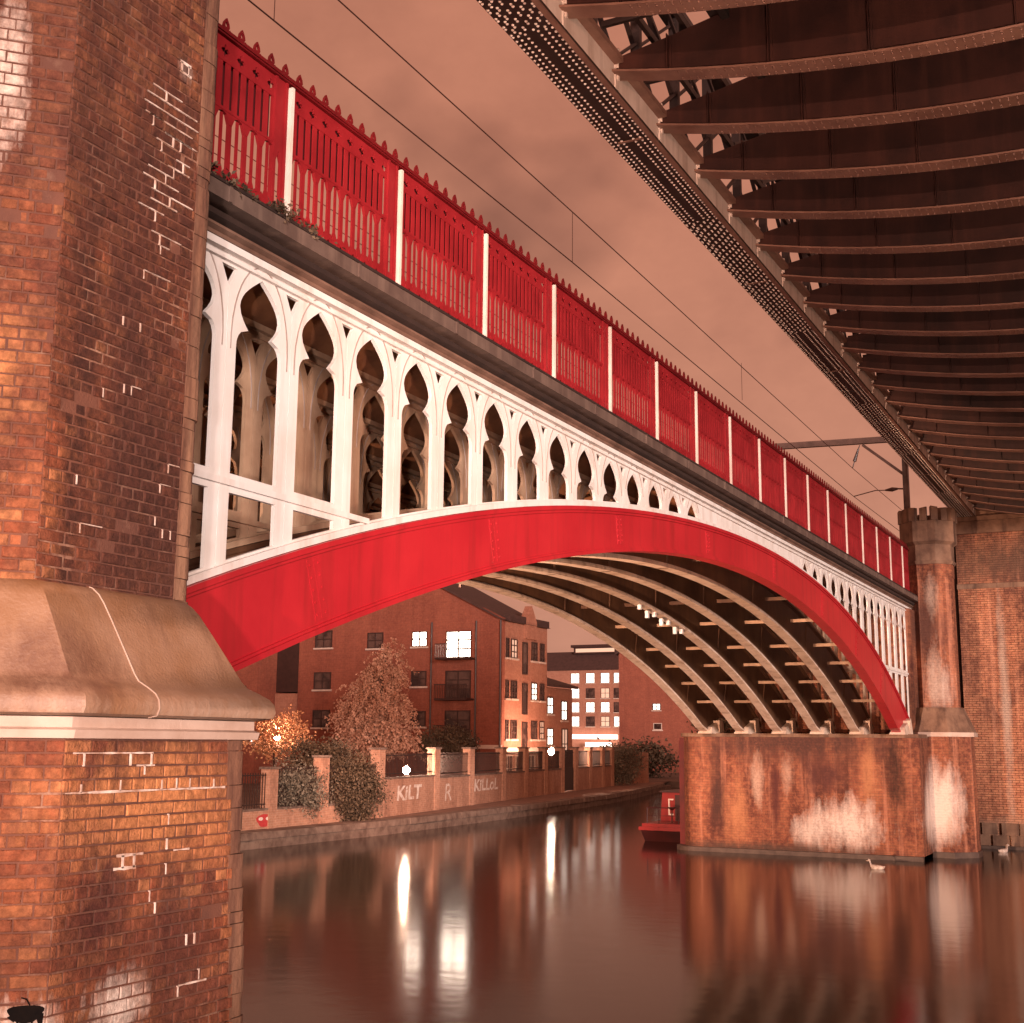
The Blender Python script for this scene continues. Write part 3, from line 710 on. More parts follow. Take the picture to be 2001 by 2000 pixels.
def lay(o, d, zlo, zhi, u_lo, u_hi, flip=False):
    """courses of bricks on one facet; u_lo/u_hi functions of z"""
    o, d, n = frame(o, d)
    z = zhi; row = 0
    while z - BH > zlo:
        z1 = z - 0.011; z0 = z1 - BH; a, b = u_lo(z0), u_hi(z0)
        head = row % 4 == 3
        L = 0.108 if head else 0.219
        u = a + (0.0 if row % 2 == 0 else (0.054 if head else 0.11)) - (0.219 if row % 2 else 0)
        while u < b - .02:
            u0 = max(u, a); u1 = min(u + L, b)
            if u1 - u0 > .03:
                out = random.gauss(0, .0022)
                r = random.random()
                if r < .10: out -= random.uniform(.002, .006)
                pts = brick_pts(o, d, n, u0 + .0045, u1 - .0045, z0, z1, out)
                cpt = sum(pts, Vector()) / len(pts)
                bricks.append((cpt, pts, min(1, max(0, random.gauss(.55, .24)))))
            u += L
        z -= COURSE; row += 1
UX, BX = -6.30, -5.95
UYa, UYb = 5.73, 7.20
rt = math.sqrt(.5)
# upper shaft: left splay, front facet
lay((UX, UYa), (0, 1), 0.90, 8.0, lambda z: 0.0, lambda z: UYb - UYa - 0.20)
lay((UX - 1.3, UYa - 1.3), (1, 1), 0.90, 6.6, lambda z: 0.75, lambda z: 1.3 / rt)
# base
byr = lambda z: 7.44 + max(0, -z) * 0.085
lay((BX, 5.74), (0, 1), -3.6, -0.005, lambda z: 0.0, lambda z: byr(z) - 5.74 - 0.16)
lay((BX - 1.3, 4.44), (1, 1), -3.6, -0.005, lambda z: 0.85, lambda z: 1.3 / rt)
bricks.sort(key=lambda b: b[0].length)
vis = [b for b in bricks if b[0].z > -2.15 and b[0].z < 6.1]
ind = vis[:300]; ids = set(id(b) for b in ind)
rest = MB()
for b in bricks:
    if id(b) in ids:
        m = MB(); m.cur = b[2]; loc = b[0]; m.add([p - loc for p in b[1]], BF)
        m.build('brick', M['brick'], pier, loc)
    else:
        rest.cur = b[2]; rest.add(b[1], BF)
o = rest.build('brickwork', M['brick'], pier); o['kind'] = 'stuff'
# mortar core (recessed behind the brick faces) and rounded weathered quoins
def prism(pts, z0, z1):
    m = MB(); n = len(pts); vs = [(x, y, z0) for x, y in pts] + [(x, y, z1) for x, y in pts]
    fs = [(i, (i + 1) % n, n + (i + 1) % n, n + i) for i in range(n)] + [tuple(range(n))[::-1], tuple(range(n, 2 * n))]
    return m.add(vs, fs)
ms = 0.008
prism([(UX - 1.3, UYa - 1.3 + ms * 1.4), (UX - ms, UYa + ms * .4), (UX - ms, UYb - .2), (UX - ms - .02, UYb - .04), (UX - 1.3, UYb + 1.2), (UX - 1.6, UYb + 1.2), (UX - 1.6, UYa - 1.3)], 0.80, 8.0).build('mortar_core', M['mortar'], pier, fix=True)
prism([(BX - 1.3, 4.44 + ms * 1.4), (BX - ms, 5.74 + ms * .4), (BX - ms, 7.28), (BX - ms - .02, 7.40), (BX - 1.3, 8.6), (BX - 1.9, 8.6), (BX - 1.9, 4.4)], -3.9, 0.0).build('mortar_core', M['mortar'], pier, fix=True)
def quoin_run(x, yend, z0, z1, batter, rad, back):
    # courses of rounded corner bricks, each about two courses tall
    z = z1
    while z > z0 + .05:
        h = random.choice((COURSE, COURSE * 2, COURSE * 2, COURSE * 3)); zb = max(z0, z - h)
        m = MB(); m.cur = random.random(); pts = []
        j = random.uniform(-.008, .008); w = random.choice((0.16, 0.20, 0.24)) if False else 0.2
        ye = yend + batter * max(0, -(z + zb) / 2)
        prof = [(x - .05, ye - w + .004), (x + j * .3, ye - w + .004)]
        for i in range(7):
            a = math.pi / 2 * i / 6 * 1.5; prof.append((x - rad + rad * math.cos(a) + j, ye - rad + rad * math.sin(a) + j))
        prof += [(x - back, ye + back * .9), (x - back, ye - w)]
        n = len(prof)
        vs = [(p[0], p[1], zb + .003) for p in prof] + [(p[0], p[1], z - .003) for p in prof]
        m.add(vs, [(i, (i + 1) % n, n + (i + 1) % n, n + i) for i in range(n)] + [tuple(range(n))[::-1], tuple(range(n, 2 * n))])
        m.build('quoin', M['quoin'], pier, fix=True); z = zb
quoin_run(UX, UYb, 0.85, 7.9, 0, 0.10, 0.35)
quoin_run(BX, 7.44, -3.6, 0.0, 0.085, 0.07, 0.35)
# stone band and sloped cap, lofted round the corners
def loft(name, mat, prof, ya, yb, first, last, ny=1):
    """prof: (x, z, y_left_corner, y_right_corner). first/last: include splays"""
    m = MB(); rows = []
    n = len(prof)
    ts = [0.0, 1.0]
    for x, z, l, r in prof:
        row = []
        if first: row += [(x - 1.4, l - 1.4, z), (x, l, z)]
        if not first and not last or (not first): row += [(x, lerp(l, r, ya), z)]
        if not first or True:
            if first and yb is not None and yb > 0: row += [(x, lerp(l, r, yb), z)]
        if not first: row += [(x, lerp(l, r, yb), z)] if not last else [(x, r, z), (x - 1.4, r + 1.4, z)]
        rows.append(row)
    k = len(rows[0]); vs = [p for r_ in rows for p in r_]
    fs = [(i * k + j, i * k + j + 1, (i + 1) * k + j + 1, (i + 1) * k + j) for i in range(n - 1) for j in range(k - 1)]
    # close with a back row
    b = len(vs); vs += [(-7.7, p[1], prof[0][1]) for p in rows[0]] + [(-7.7, p[1], prof[-1][1]) for p in rows[-1]]
    fs += [(b + j, b + j + 1, j + 1, j) for j in range(k - 1)] + [((n - 1) * k + j, (n - 1) * k + j + 1, b + k + j + 1, b + k + j) for j in range(k - 1)]
    for j in (0, k - 1): fs.append(tuple([i * k + j for i in range(n)] + [b + k + j, b + j]))
    m.add(vs, fs); o_ = m.build(name, mat, pier, fix=True, smooth=True); o_.data.set_sharp_from_angle(angle=math.radians(38)); return o_
capP = [(-5.86, 0.135, 5.73, 7.50), (-5.80, 0.15, 5.72, 7.56), (-5.785, 0.19, 5.72, 7.57), (-5.79, 0.245, 5.72, 7.56), (-5.815, 0.285, 5.725, 7.53), (-5.87, 0.325, 5.73, 7.48), (-5.935, 0.365, 5.735, 7.42), (-5.965, 0.41, 5.735, 7.39), (-6.05, 0.58, 5.735, 7.315), (-6.135, 0.75, 5.735, 7.235), (-6.20, 0.88, 5.73, 7.17), (-6.235, 0.935, 5.73, 7.13), (-6.28, 0.975, 5.73, 7.09), (-6.36, 1.0, 5.73, 7.05)]
loft('cap_stone', M['stone'], capP, 0, 0.34, True, False)
loft('cap_stone', M['stone'], capP, 0.3445, 1.0, False, True)
cj = MB(); cpts = [(x + .002, lerp(l, r, .342), z) for x, z, l, r in capP]
for p_, q_ in zip(cpts, cpts[1:]): cj.bar(p_, q_, .006, .012, (1, 0, .3))
cj.build('mortar_joint', M['band'], pier)
bandP = [(-5.93, -0.005, 5.74, 7.45), (-5.885, 0.0, 5.74, 7.50), (-5.875, 0.05, 5.74, 7.51), (-5.905, 0.065, 5.74, 7.48), (-5.905, 0.128, 5.74, 7.48), (-5.93, 0.133, 5.74, 7.45)]
loft('band_stone', M['band'], bandP, 0, 0.55, True, False); loft('band_stone', M['band'], bandP, 0.553, 1.0, False, True)
# bright re-pointed joints, as in the photograph
def joint_h(x, ya, yb, z, w=0.007):
    m = MB(); ys = ysteps(ya, yb, 0.06); vs = []
    for y in ys: 
        a = w * random.uniform(.35, 1.1); vs += [(x - .02, y, z - a), (x + .004, y, z - a), (x + .004, y, z + a), (x - .02, y, z + a)]
    m.add(vs, [(4 * i + j, 4 * i + (j + 1) % 4, 4 * i + 4 + (j + 1) % 4, 4 * i + 4 + j) for i in range(len(ys) - 1) for j in range(4)])
    m.build('mortar_joint', M['pointing'], pier, fix=True)
def joint_v(x, y, z0, z1, w=0.006):
    m = MB(); m.hexa([(x - .02, y - w, z0), (x + .004, y - w * .7, z0), (x + .004, y + w, z0), (x - .02, y + w, z0), (x - .02, y - w * .8, z1), (x + .004, y - w, z1), (x + .004, y + w * .8, z1), (x - .02, y + w, z1)])
    m.build('mortar_joint', M['pointing'], pier)
def zc(zhi, k): return zhi - COURSE * k - 0.0055
B0, U0 = -0.005, 8.0
joint_h(BX, 5.80, 6.50, zc(B0, 1)); 
for y in (5.9, 6.30, 6.49): joint_v(BX, y, zc(B0, 2), zc(B0, 1))
joint_h(BX, 6.35, 6.52, zc(B0, 2)); joint_v(BX, 6.43, zc(B0, 3) + .02, zc(B0, 2))
joint_h(BX, 5.76, 7.24, zc(B0, 4), .008)
for y in (5.89, 6.22, 6.60, 6.74, 6.87, 7.12): joint_v(BX, y, zc(B0, 4), zc(B0, 3) - random.uniform(0, .03))
for y, z in ((6.38, 9), (6.28, 9)): joint_v(BX, y, zc(B0, z + 1), zc(B0, z), .012)
joint_h(BX, 6.22, 6.46, zc(B0, 9), .012); joint_h(BX, 6.20, 6.40, zc(B0, 10), .012)
for y, k in ((6.68, 6), (6.68, 8), (6.68, 10), (6.54, 12), (6.60, 13), (6.92, 16), (7.0, 16), (7.06, 19), (6.86, 20)): joint_v(BX, y, zc(B0, k + 1) + .01, zc(B0, k))
joint_h(BX, 6.74, 6.90, zc(B0, 9)); joint_h(BX, 6.86, 7.14, zc(B0, 20))
for y, k in ((6.62, 41), (6.50, 44), (6.72, 45), (6.80, 45), (6.60, 46), (6.84, 47), (6.74, 48), (6.66, 49), (6.56, 50), (6.72, 51), (6.58, 53), (6.64, 55)):
    joint_v(UX, y, zc(U0, k + 1), zc(U0, k)); 
    if random.random() < .75: joint_h(UX, y - random.uniform(.05, .2), min(6.98, y + random.uniform(.05, .25)), zc(U0, k), .0055)
for y0, y1, k in ((6.42, 6.96, 42), (6.40, 6.98, 43), (6.46, 6.92, 44), (6.52, 6.80, 52)): joint_h(UX, y0, y1, zc(U0, k), .0055)
for y0 in (6.76, 6.84): joint_v(UX, y0, zc(U0, 38), zc(U0, 37), .012)
joint_h(UX, 6.74, 6.86, zc(U0, 37), .012); joint_h(UX, 6.75, 6.87, zc(U0, 38), .012)
for _ in range(14):
    k = random.randint(56, 88); y = random.uniform(5.95, 6.95); joint_v(UX, y, zc(U0, k + 1) + .012, zc(U0, k) - .004, .005)
    if random.random() < .4: joint_h(UX, y, min(6.98, y + random.uniform(.08, .3)), zc(U0, k), .004)
# black insect stencil on the pale patch near the foot
bee = empty('bee_stencil', (BX - .06, 5.66, -1.62), 'black insect stencil painted on a whitened patch of the pier foot', 'stencil')
fo, fd, fn = frame((BX, 5.74), (1, 1))
def bee_pt(u, z, w=0.006): 
    p = fo - fd * 0.115 + fd * u + fn * w; return (p.x, p.y, -1.57 + z)
M['black'] = surf('black_paint', (0.004, 0.003, 0.003), (0.008, 0.005, 0.004), 10, 0.9, 0, spec=.1)
m = MB(); ring = [bee_pt(.10 * math.cos(a) * (1 + .1 * math.sin(3 * a)), .050 * math.sin(a) + .008 * math.cos(2 * a), .008) for a in [2 * math.pi * i / 24 for i in range(24)]]
m.add(ring, [tuple(range(24))]); m.build('body', M['black'], bee)
m = MB(); m.add([bee_pt(-.10, -.02, .009), bee_pt(-.045, .01, .009), bee_pt(-.06, -.05, .009)], [(0, 1, 2)]); m.add([bee_pt(.05, .0, .009), bee_pt(.10, -.005, .009), bee_pt(.095, -.07, .009), bee_pt(.075, -.075, .009)], [(0, 1, 2, 3)])
for u in (-.05, -.01, .03): m.add([bee_pt(u, -.03, .009), bee_pt(u + .02, -.03, .009), bee_pt(u + .005, -.085, .009)], [(0, 1, 2)])
m.build('legs', M['black'], bee)
m = MB(); m.tube([bee_pt(.02, .04), bee_pt(.0, .075), bee_pt(-.03, .085)], .004, 5); m.build('antenna', M['black'], bee)

# ================================================================ far pier with its turret
fp = empty('far_pier', (-11, 43, -3.6), 'stained far brick pier carrying the arch ribs, with crenellated turret', 'pier')
def octo(cx, cy, r, z0, z1, r1=None, n=8, rot=math.pi / 8):
    m = MB(); r1 = r1 or r
    vs = [(cx + r * math.cos(rot + 2 * math.pi * i / n), cy + r * math.sin(rot + 2 * math.pi * i / n), z0) for i in range(n)]
    vs += [(cx + r1 * math.cos(rot + 2 * math.pi * i / n), cy + r1 * math.sin(rot + 2 * math.pi * i / n), z1) for i in range(n)]
    return m.add(vs, [(i, (i + 1) % n, n + (i + 1) % n, n + i) for i in range(n)] + [tuple(range(n))[::-1], tuple(range(n, 2 * n))])
# body below the springing: straight front, rounded canal nose
pts = [(-7.0, 41.8)] 
for i in range(9):
    a = math.pi / 2 * i / 8; pts.append((-14.2 - .75 * math.sin(a), 42.55 - .75 * math.cos(a)))
pts += [(-14.95, 47), (-7.0, 47)]
prism(pts, -4.0, 0.24).build('pier_body', M['brick_far'], fp, fix=True)
pts2 = [(p[0] * 1.0 + (-.08 if p[0] < -14 else 0), p[1] - .08 if p[1] < 42.6 else p[1]) for p in pts]
prism(pts2, 0.242, 0.36).build('springing_course', M['stone_far'], fp, fix=True)
pts3 = [(p[0] + (-.22 if p[0] < -14 else 0), p[1] - (.22 if p[1] < 42.6 else 0)) for p in pts]
prism(pts3, -4.0, -3.36).build('plinth', M['water_stone'], fp, fix=True)
prism([(-14.6, 43.6), (-7.4, 43.6), (-7.4, 47), (-14.6, 47)], 0.362, 4.5).build('back_wall', M['brick_far'], fp, fix=True)
m = MB(); m.box(-15.12, -14.96, 42.45, 42.80, -3.45, 0.2); m.box(-15.16, -15.121, 42.50, 42.74, -3.45, 0.1); fo_ = m.build('red_lit_strip', M['flank_red_glow'], fp); fo_['label'] = 'added red strip painting the red-lit flank of the pier nose'  # added strip; its colour stands for red light on the flank
# turret
TX, TY, TR = -6.92, 45.05, 0.80
octo(TX, TY, TR, 0.9, 5.62).build('turret_shaft', M['brick_far'], fp)
octo(TX, TY, TR + .02, 5.622, 6.05, TR + .02).build('turret_band', M['brick_far'], fp)
octo(TX, TY, TR + .05, 6.052, 6.16, TR + .10).build('string_course', M['stone_far'], fp)
octo(TX, TY, TR + .04, 6.162, 6.72, TR + .04).build('turret_drum', M['stone_far'], fp)
octo(TX, TY, TR + .05, 6.722, 6.82, TR + .17).build('string_course', M['stone_far'], fp)
octo(TX, TY, TR + .16, 6.822, 7.52, TR + .16).build('turret_crown', M['stone_far'], fp)
for i in range(8):
    a = math.pi / 8 + 2 * math.pi * i / 8; 
    for da in (0.0, math.pi / 8):
        b = a + da; R_ = TR + .11 if da == 0 else TR + .05
        c = Vector((TX + R_ * math.cos(b), TY + R_ * math.sin(b), 0)); t_ = Vector((-math.sin(b), math.cos(b), 0)); r_ = Vector((math.cos(b), math.sin(b), 0)); m = MB(); w = .115; d = .11
        p = [c - t_ * w - r_ * d, c - t_ * w + r_ * d * .6, c + t_ * w + r_ * d * .6, c + t_ * w - r_ * d]
        m.hexa([(q.x, q.y, 7.522) for q in p] + [(q.x, q.y, 7.98 + random.uniform(-.03, .03)) for q in p]); m.build('merlon', M['stone_far'], fp, fix=True)
octo(-6.80, 44.5, 1.22, 0.44, 1.24, .86).build('turret_cap', M['stone_far'], fp)
octo(-6.80, 44.5, 1.25, 0.30, 0.438).build('cap_lip', M['band'], fp)
octo(-6.80, 44.5, 1.16, -4.0, 0.298, 1.12).build('turret_base', M['brick_far'], fp)
octo(-6.80, 44.5, 1.24, -4.0, -3.32, 1.20).build('base_plinth', M['water_stone'], fp)

# abutment wall of the viaduct
ab = empty('abutment_wall', (-2, 48.5, -3.6), 'tall sooty brick abutment wall under the end of the girder viaduct', 'wall')
prism([(-6.5, 48.5), (14, 48.5), (14, 49.6), (-6.5, 49.6)], -4, 7.65).build('wall', M['brick_wall'], ab, fix=True)
prism([(-6.53, 48.44), (14, 48.44), (14, 49.6), (-6.53, 49.6)], 7.652, 8.10).build('frieze', M['stone_far'], ab, fix=True)
prism([(-6.6, 48.36), (14, 48.36), (14, 49.6), (-6.6, 49.6)], 8.102, 8.27).build('coping', M['stone_far'], ab, fix=True)
prism([(-6.52, 48.46), (14, 48.46), (14, 48.49), (-6.52, 48.49)], 5.62, 5.80).build('string_course', M['stone_far'], ab, fix=True)
prism([(-8.6, 49.62), (14, 49.62), (14, 50.2), (-8.6, 50.2)], -4, 7.6).build('gap_shade_wall', M['cornice_dark'], ab, fix=True)  # added near-black wall painting the shade in the gap beside the turret
prism([(-6.5, 49.0), (14, 49.0), (14, 49.6), (-6.5, 49.6)], 8.272, 11.0).build('ballast_wall', M['stone_far'], ab, fix=True)
for i in range(16):
    x = -6.4 + .62 * i + random.uniform(-.04, .04)
    for r in range(2):
        m = MB(); z = -3.45 + .42 * r; w = random.uniform(.5, .58)
        m.box(x + .31 * r, x + .31 * r + w, 48.40 + random.uniform(-.02, .02), 48.49, z, z + .40); m.build('footing_stone', M['stone_far'], ab)
prism([(-6.3, 48.2), (14, 48.2), (14, 48.39), (-6.3, 48.39)], -4, -3.40).build('plinth', M['water_stone'], ab, fix=True)

# ================================================================ overhead line
M['steel'] = surf('grey_steel', (0.14, 0.075, 0.06), (0.09, 0.05, 0.04), 3, 0.5, 0.1, 30)
M['wire'] = surf('copper_wire', (0.06, 0.02, 0.014), (0.05, 0.018, 0.012), 3, 0.6, 0)
M['ceramic'] = surf('brown_ceramic', (0.07, 0.03, 0.022), (0.05, 0.02, 0.015), 3, 0.3, 0)
ms_ = empty('catenary_mast', (-7.9, 47, 4.5), 'steel overhead line mast with horizontal boom behind the crenellated turret', 'mast')
m = MB(); m.box(-8.0, -7.98, 46.9, 47.1, 4.8, 11.3); m.box(-7.82, -7.80, 46.9, 47.1, 4.8, 11.3); m.box(-7.98, -7.82, 46.99, 47.01, 4.8, 11.3); m.build('post', M['steel'], ms_)
m = MB(); m.bar((-13.2, 47, 11.27), (-7.9, 47, 11.10), 0.16, 0.22); m.build('boom', M['steel'], ms_)
m = MB(); m.bar((-9.4, 47, 11.0), (-7.9, 47, 9.7), 0.08, 0.10); m.build('brace', M['steel'], ms_)
m = MB(); m.tube([(-9.5, 47, 11.0), (-9.56, 47, 10.86)], .02, 6); m.tube([(-9.56, 47, 10.86), (-9.72, 47, 10.40)], [.035, .07], 8); m.tube([(-9.72, 47, 10.4), (-9.8, 47, 10.15)], .02, 6); m.build('insulator', M['ceramic'], ms_)
m = MB(); m.tube([(-8.0, 47, 9.22), (-8.2, 47, 9.24)], .03, 6); m.tube([(-8.2, 47, 9.24), (-8.4, 47, 9.23), (-8.65, 47, 9.22)], [.04, .085, .03], 8); m.build('insulator', M['ceramic'], ms_)
m = MB(); m.tube([(-8.65, 47, 9.22), (-9.0, 47, 9.24), (-9.8, 47, 9.08)], .02, 6); m.build('steady_arm', M['steel'], ms_)
def wire(name, label, pts, r=.011):
    m = MB(); m.tube(pts, r, 6); return tag(m.build(name, M['wire']), label, 'wire')
wire('contact_wire', 'lower overhead wire running above the red railing', [(-9.5, -5, 9.0), (-9.5, 21, 9.02), (-9.8, 47, 9.08), (-9.5, 70, 9.02)])
wire('messenger_wire', 'upper overhead wire running parallel above another wire', [(-9.5, -5, 10.15), (-9.5, 21, 10.04), (-9.8, 47, 10.15), (-9.5, 70, 10.0)])
for i_, y in enumerate((11.8, 21.02, 32.0)): (tag(MB().tube([(-9.5, y, 9.02), (-9.5, y, 10.05)], .006, 5).build('dropper_wire', M['wire']), ('thin vertical dropper between the overhead wires above the brick pier', 'thin vertical dropper between the overhead wires above mid railing', 'thin vertical dropper between the overhead wires near the steel boom')[i_], 'wire', 'droppers between the overhead wires'))

# ================================================================ moored boat behind the far pier
M['boat_red'] = surf('boat_red', (0.26, 0.012, 0.011), (0.16, 0.008, 0.008), 2, 0.45, 0.05)
M['boat_dark'] = surf('boat_hull_black', (0.05, 0.008, 0.007), (0.03, 0.006, 0.006), 2, 0.5, 0.05)
bt = empty('narrowboat', (-16.4, 52, -3.5), 'red narrowboat moored behind the far pier', 'boat')
m = MB(); m.hexa([(-17.25, 44.9, -3.8), (-15.45, 44.9, -3.8), (-15.45, 60, -3.8), (-17.25, 60, -3.8), (-17.42, 44.55, -3.05), (-15.3, 44.55, -3.05), (-15.3, 60, -3.05), (-17.42, 60, -3.05)]); m.build('hull', M['boat_dark'], bt)
m = MB(); m.box(-17.46, -15.26, 44.5, 60, -3.10, -2.98); m.build('gunwale', M['boat_red'], bt)
m = MB(); m.box(-17.36, -15.36, 44.58, 46.58, -2.979, -2.86); m.build('stern_deck', M['boat_red'], bt)
cb = MB(); cb.hexa([(-17.40, 46.6, -2.978), (-15.42, 46.6, -2.978), (-15.42, 59, -2.978), (-17.40, 59, -2.978), (-17.32, 46.6, -1.82), (-15.5, 46.6, -1.82), (-15.5, 59, -1.82), (-17.32, 59, -1.82)]); cbo = cb.build('cabin', M['boat_red'], bt)
m = MB(); m.box(-17.38, -15.46, 46.5, 59.1, -1.818, -1.76); m.build('roof', M['boat_dark'], cbo)
m = MB(); m.box(-17.05, -17.0, 46.53, 46.59, -2.65, -2.05); m.box(-17.0, -16.86, 46.54, 46.59, -2.65, -2.60); m.box(-17.0, -16.86, 46.54, 46.59, -2.10, -2.05); m.build('door_handrail', surf('white_trim', (.7, .6, .55), (.6, .5, .45)), cbo)
m = MB(); m.box(-16.8, -16.0, 46.57, 46.598, -2.9, -1.9); m.build('door', M['boat_dark'], cbo)
m = MB()
for x in (-17.2, -16.75, -16.0): m.tube([(x, 44.7, -2.86), (x, 44.7, -2.30)], .022, 6)
m.tube([(-17.2, 44.7, -2.3), (-16.0, 44.7, -2.3)], .02, 6); m.tube([(-17.2, 44.7, -2.58), (-16.0, 44.7, -2.58)], .012, 6); m.build('stern_rail', M['boat_dark'], bt)
m = MB(); m.tube([(-16.5, 45.4, -2.86), (-16.5, 45.4, -2.42)], .025, 6); m.lathe([(.03, 0), (.16, .10), (.17, .12), (.02, .125)], (-16.5, 45.4, -2.42), 10); m.build('funnel_vent', M['boat_dark'], bt)

# ================================================================ lamps
M['lamp'] = emis('lamp_glow', (1.0, 0.80, 0.66), 160.0)
M['lamp_soft'] = emis('window_glow', (1.0, 0.83, 0.70), 3.2)
M['lamp_strong'] = emis('bright_window_glow', (1.0, 0.78, 0.62), 18.0)
M['lamp_dim'] = emis('window_dim', (1.0, 0.62, 0.44), 0.55)
M['lamp_red'] = emis('red_lantern', (1.0, 0.06, 0.04), 3.0)
def plight(parent, loc, power, col=(1.0, .62, .42), r=.12):
    l = bpy.data.lights.new('lamp_light', 'POINT'); l.energy = power; l.color = col; l.shadow_soft_size = r
    o = bpy.data.objects.new('lamp_light', l); reg(o, parent, loc); return o
def lamp_post(loc, h, label, power, col=(1.0, .62, .42), r=.13, group=None):
    t = empty('lamp_post', loc, label, 'lamp', group); x, y, z = loc
    m = MB(); m.tube([(x, y, z), (x, y, z + .5), (x, y, z + .52), (x, y, z + h - r)], [.07, .06, .04, .03], 8); m.build('post', M['steel'], t)
    m = MB(); m.lathe([(r * math.sin(math.pi * i / 10), -r * math.cos(math.pi * i / 10)) for i in range(1, 10)], (x, y, z + h), 20); m.build('globe', M['lamp'], t, smooth=True)
    m = MB(); m.lathe([(r * .8, 0), (r * .5, .05), (.02, .09)], (x, y, z + h + r * .85), 10); m.build('lid', M['steel'], t)
    plight(t, (x, y, z + h + r + .2), power, col); return t
def fill_flood(loc, aim, label, power, col, angle=120):
    t = empty('fill_flood', loc, label, 'fill_flood', None); v = Vector(loc); d = (Vector(aim) - v).normalized()
    m = MB(); m.bar(v - d * .22, v, .34, .26); m.build('housing', M['steel'], t)
    m = MB(); m.bar(v + d * .001, v + d * .01, .28, .20); m.build('lens', M['lamp_soft'], t)
    m = MB(); m.bar(v - d * .1, v - d * .1 - Vector((0, 0, .4)), .05, .05); m.build('bracket', M['steel'], t)
    l = bpy.data.lights.new('fill_beam', 'SPOT'); l.energy = power; l.color = col; l.spot_size = math.radians(angle); l.spot_blend = .6; l.shadow_soft_size = .15
    o = bpy.data.objects.new('fill_beam', l); reg(o, t, v + d * .05); o.rotation_euler = d.to_track_quat('-Z', 'Y').to_euler(); return t
lamp_post((-35.2, 46.2, -3.0), 3.1, 'lit globe lamp post among the leaves of the orange tree', 420)
lamp_post((-30.36, 49.3, -3.0), 1.72, 'low lit globe lamp glowing behind the garden railing', 900, r=.17)
lamp_post((-36.2, 76.8, -3.0), 2.4, 'lit globe lamp before the white shopfront', 1800, r=.22)
# unseen fill lamps added to brighten the arch, viaduct and far bank
fill_flood((-9.3, 8.2, -2.6), (-10.5, 34, 2.4), 'floodlight added unseen at the foot of the near pier aimed along the arch at the far springing', 34000, (1.0, .60, .39), 42)
fill_flood((-13.6, 8.2, -2.6), (-11.0, 30, 3.0), 'floodlight added unseen behind the near pier aimed along the inner ribs', 4200, (1.0, .60, .39), 130)
fill_flood((-13.9, 42.2, .55), (-9.5, 33, 4.0), 'floodlight added unseen on the far springing ledge aimed back along the ribs', 500, (1.0, .60, .39), 130)
fill_flood((-15.2, 20.0, 4.1), (-30, 58, -2.0), 'floodlight added unseen under the rear cornice aimed down at the opposite towpath wall', 14000, (1.0, .64, .46), 70)
fill_flood((-15.2, 27.0, 4.1), (-42, 76, 1.0), 'floodlight added unseen under the rear cornice aimed at the apartment block', 24000, (1.0, .58, .42), 60)
fill_flood((2.6, -5.0, -1.25), (-7.6, 11.5, 3.2), 'floodlight added unseen on the near quay aimed at the near end of the white tracery', 7000, (1.0, .80, .72), 34)
fill_flood((6.5, -22.0, -1.2), (-2.5, 22, 8.2), 'floodlight added unseen far back on the near quay aimed at the viaduct girders', 22000, (1.0, .52, .36), 50)
fill_flood((1.6, 1.2, -1.25), (-5.0, 20, 8.3), 'floodlight added unseen by the quay edge aimed up at the riveted flange', 9000, (1.0, .66, .50), 58)
lo = empty('red_lantern', (-15.75, 46.2, -2.86), 'small red lantern standing on the boat stern', 'lantern')
m = MB(); m.lathe([(.06, 0), (.07, .04), (.07, .22), (.03, .27)], (-15.75, 46.2, -2.858), 8); m.build('glass', M['lamp_red'], lo)
m = MB(); m.tube([(-15.75, 46.2, -2.58), (-15.75, 46.2, -2.50)], .02, 6); m.build('handle', M['steel'], lo)

# ================================================================ garden wall along the towpath
M['garden'] = brickwork('garden_wall_brick', (0.40, 0.20, 0.13), (0.34, 0.16, 0.10), (0.22, 0.10, 0.065), (0.42, 0.26, 0.19), streaks=.3, bmp=.3)
M['rail_black'] = surf('black_railing', (0.035, 0.016, 0.012), (0.025, 0.012, 0.01), 3, 0.6, 0)
gw = empty('garden_wall', (-31, 58, -3), 'low brick garden wall with brick piers and iron railings along the towpath', 'wall')
def wx(y): return pl([(b, a) for a, b in WALLP], y)
PY = [29.0, 33.0, 36.5, 39.7, 43.9, 50.1, 55.0, 60.3, 64.5, 68.6, 72.5, 75.8, 79.4, 82.8, 85.6]
def seg_box(m, ya, yb, t, z0, z1, off=0):
    n = max(1, int((yb - ya) / 2)); ys = [lerp(ya, yb, i / n) for i in range(n + 1)]
    for a, b in zip(ys, ys[1:]):
        xa, xb = wx(a) + off, wx(b) + off; m.hexa([(xa - t, a, z0), (xa, a, z0), (xb, b, z0), (xb - t, b, z0), (xa - t, a, z1), (xa, a, z1), (xb, b, z1), (xb - t, b, z1)])
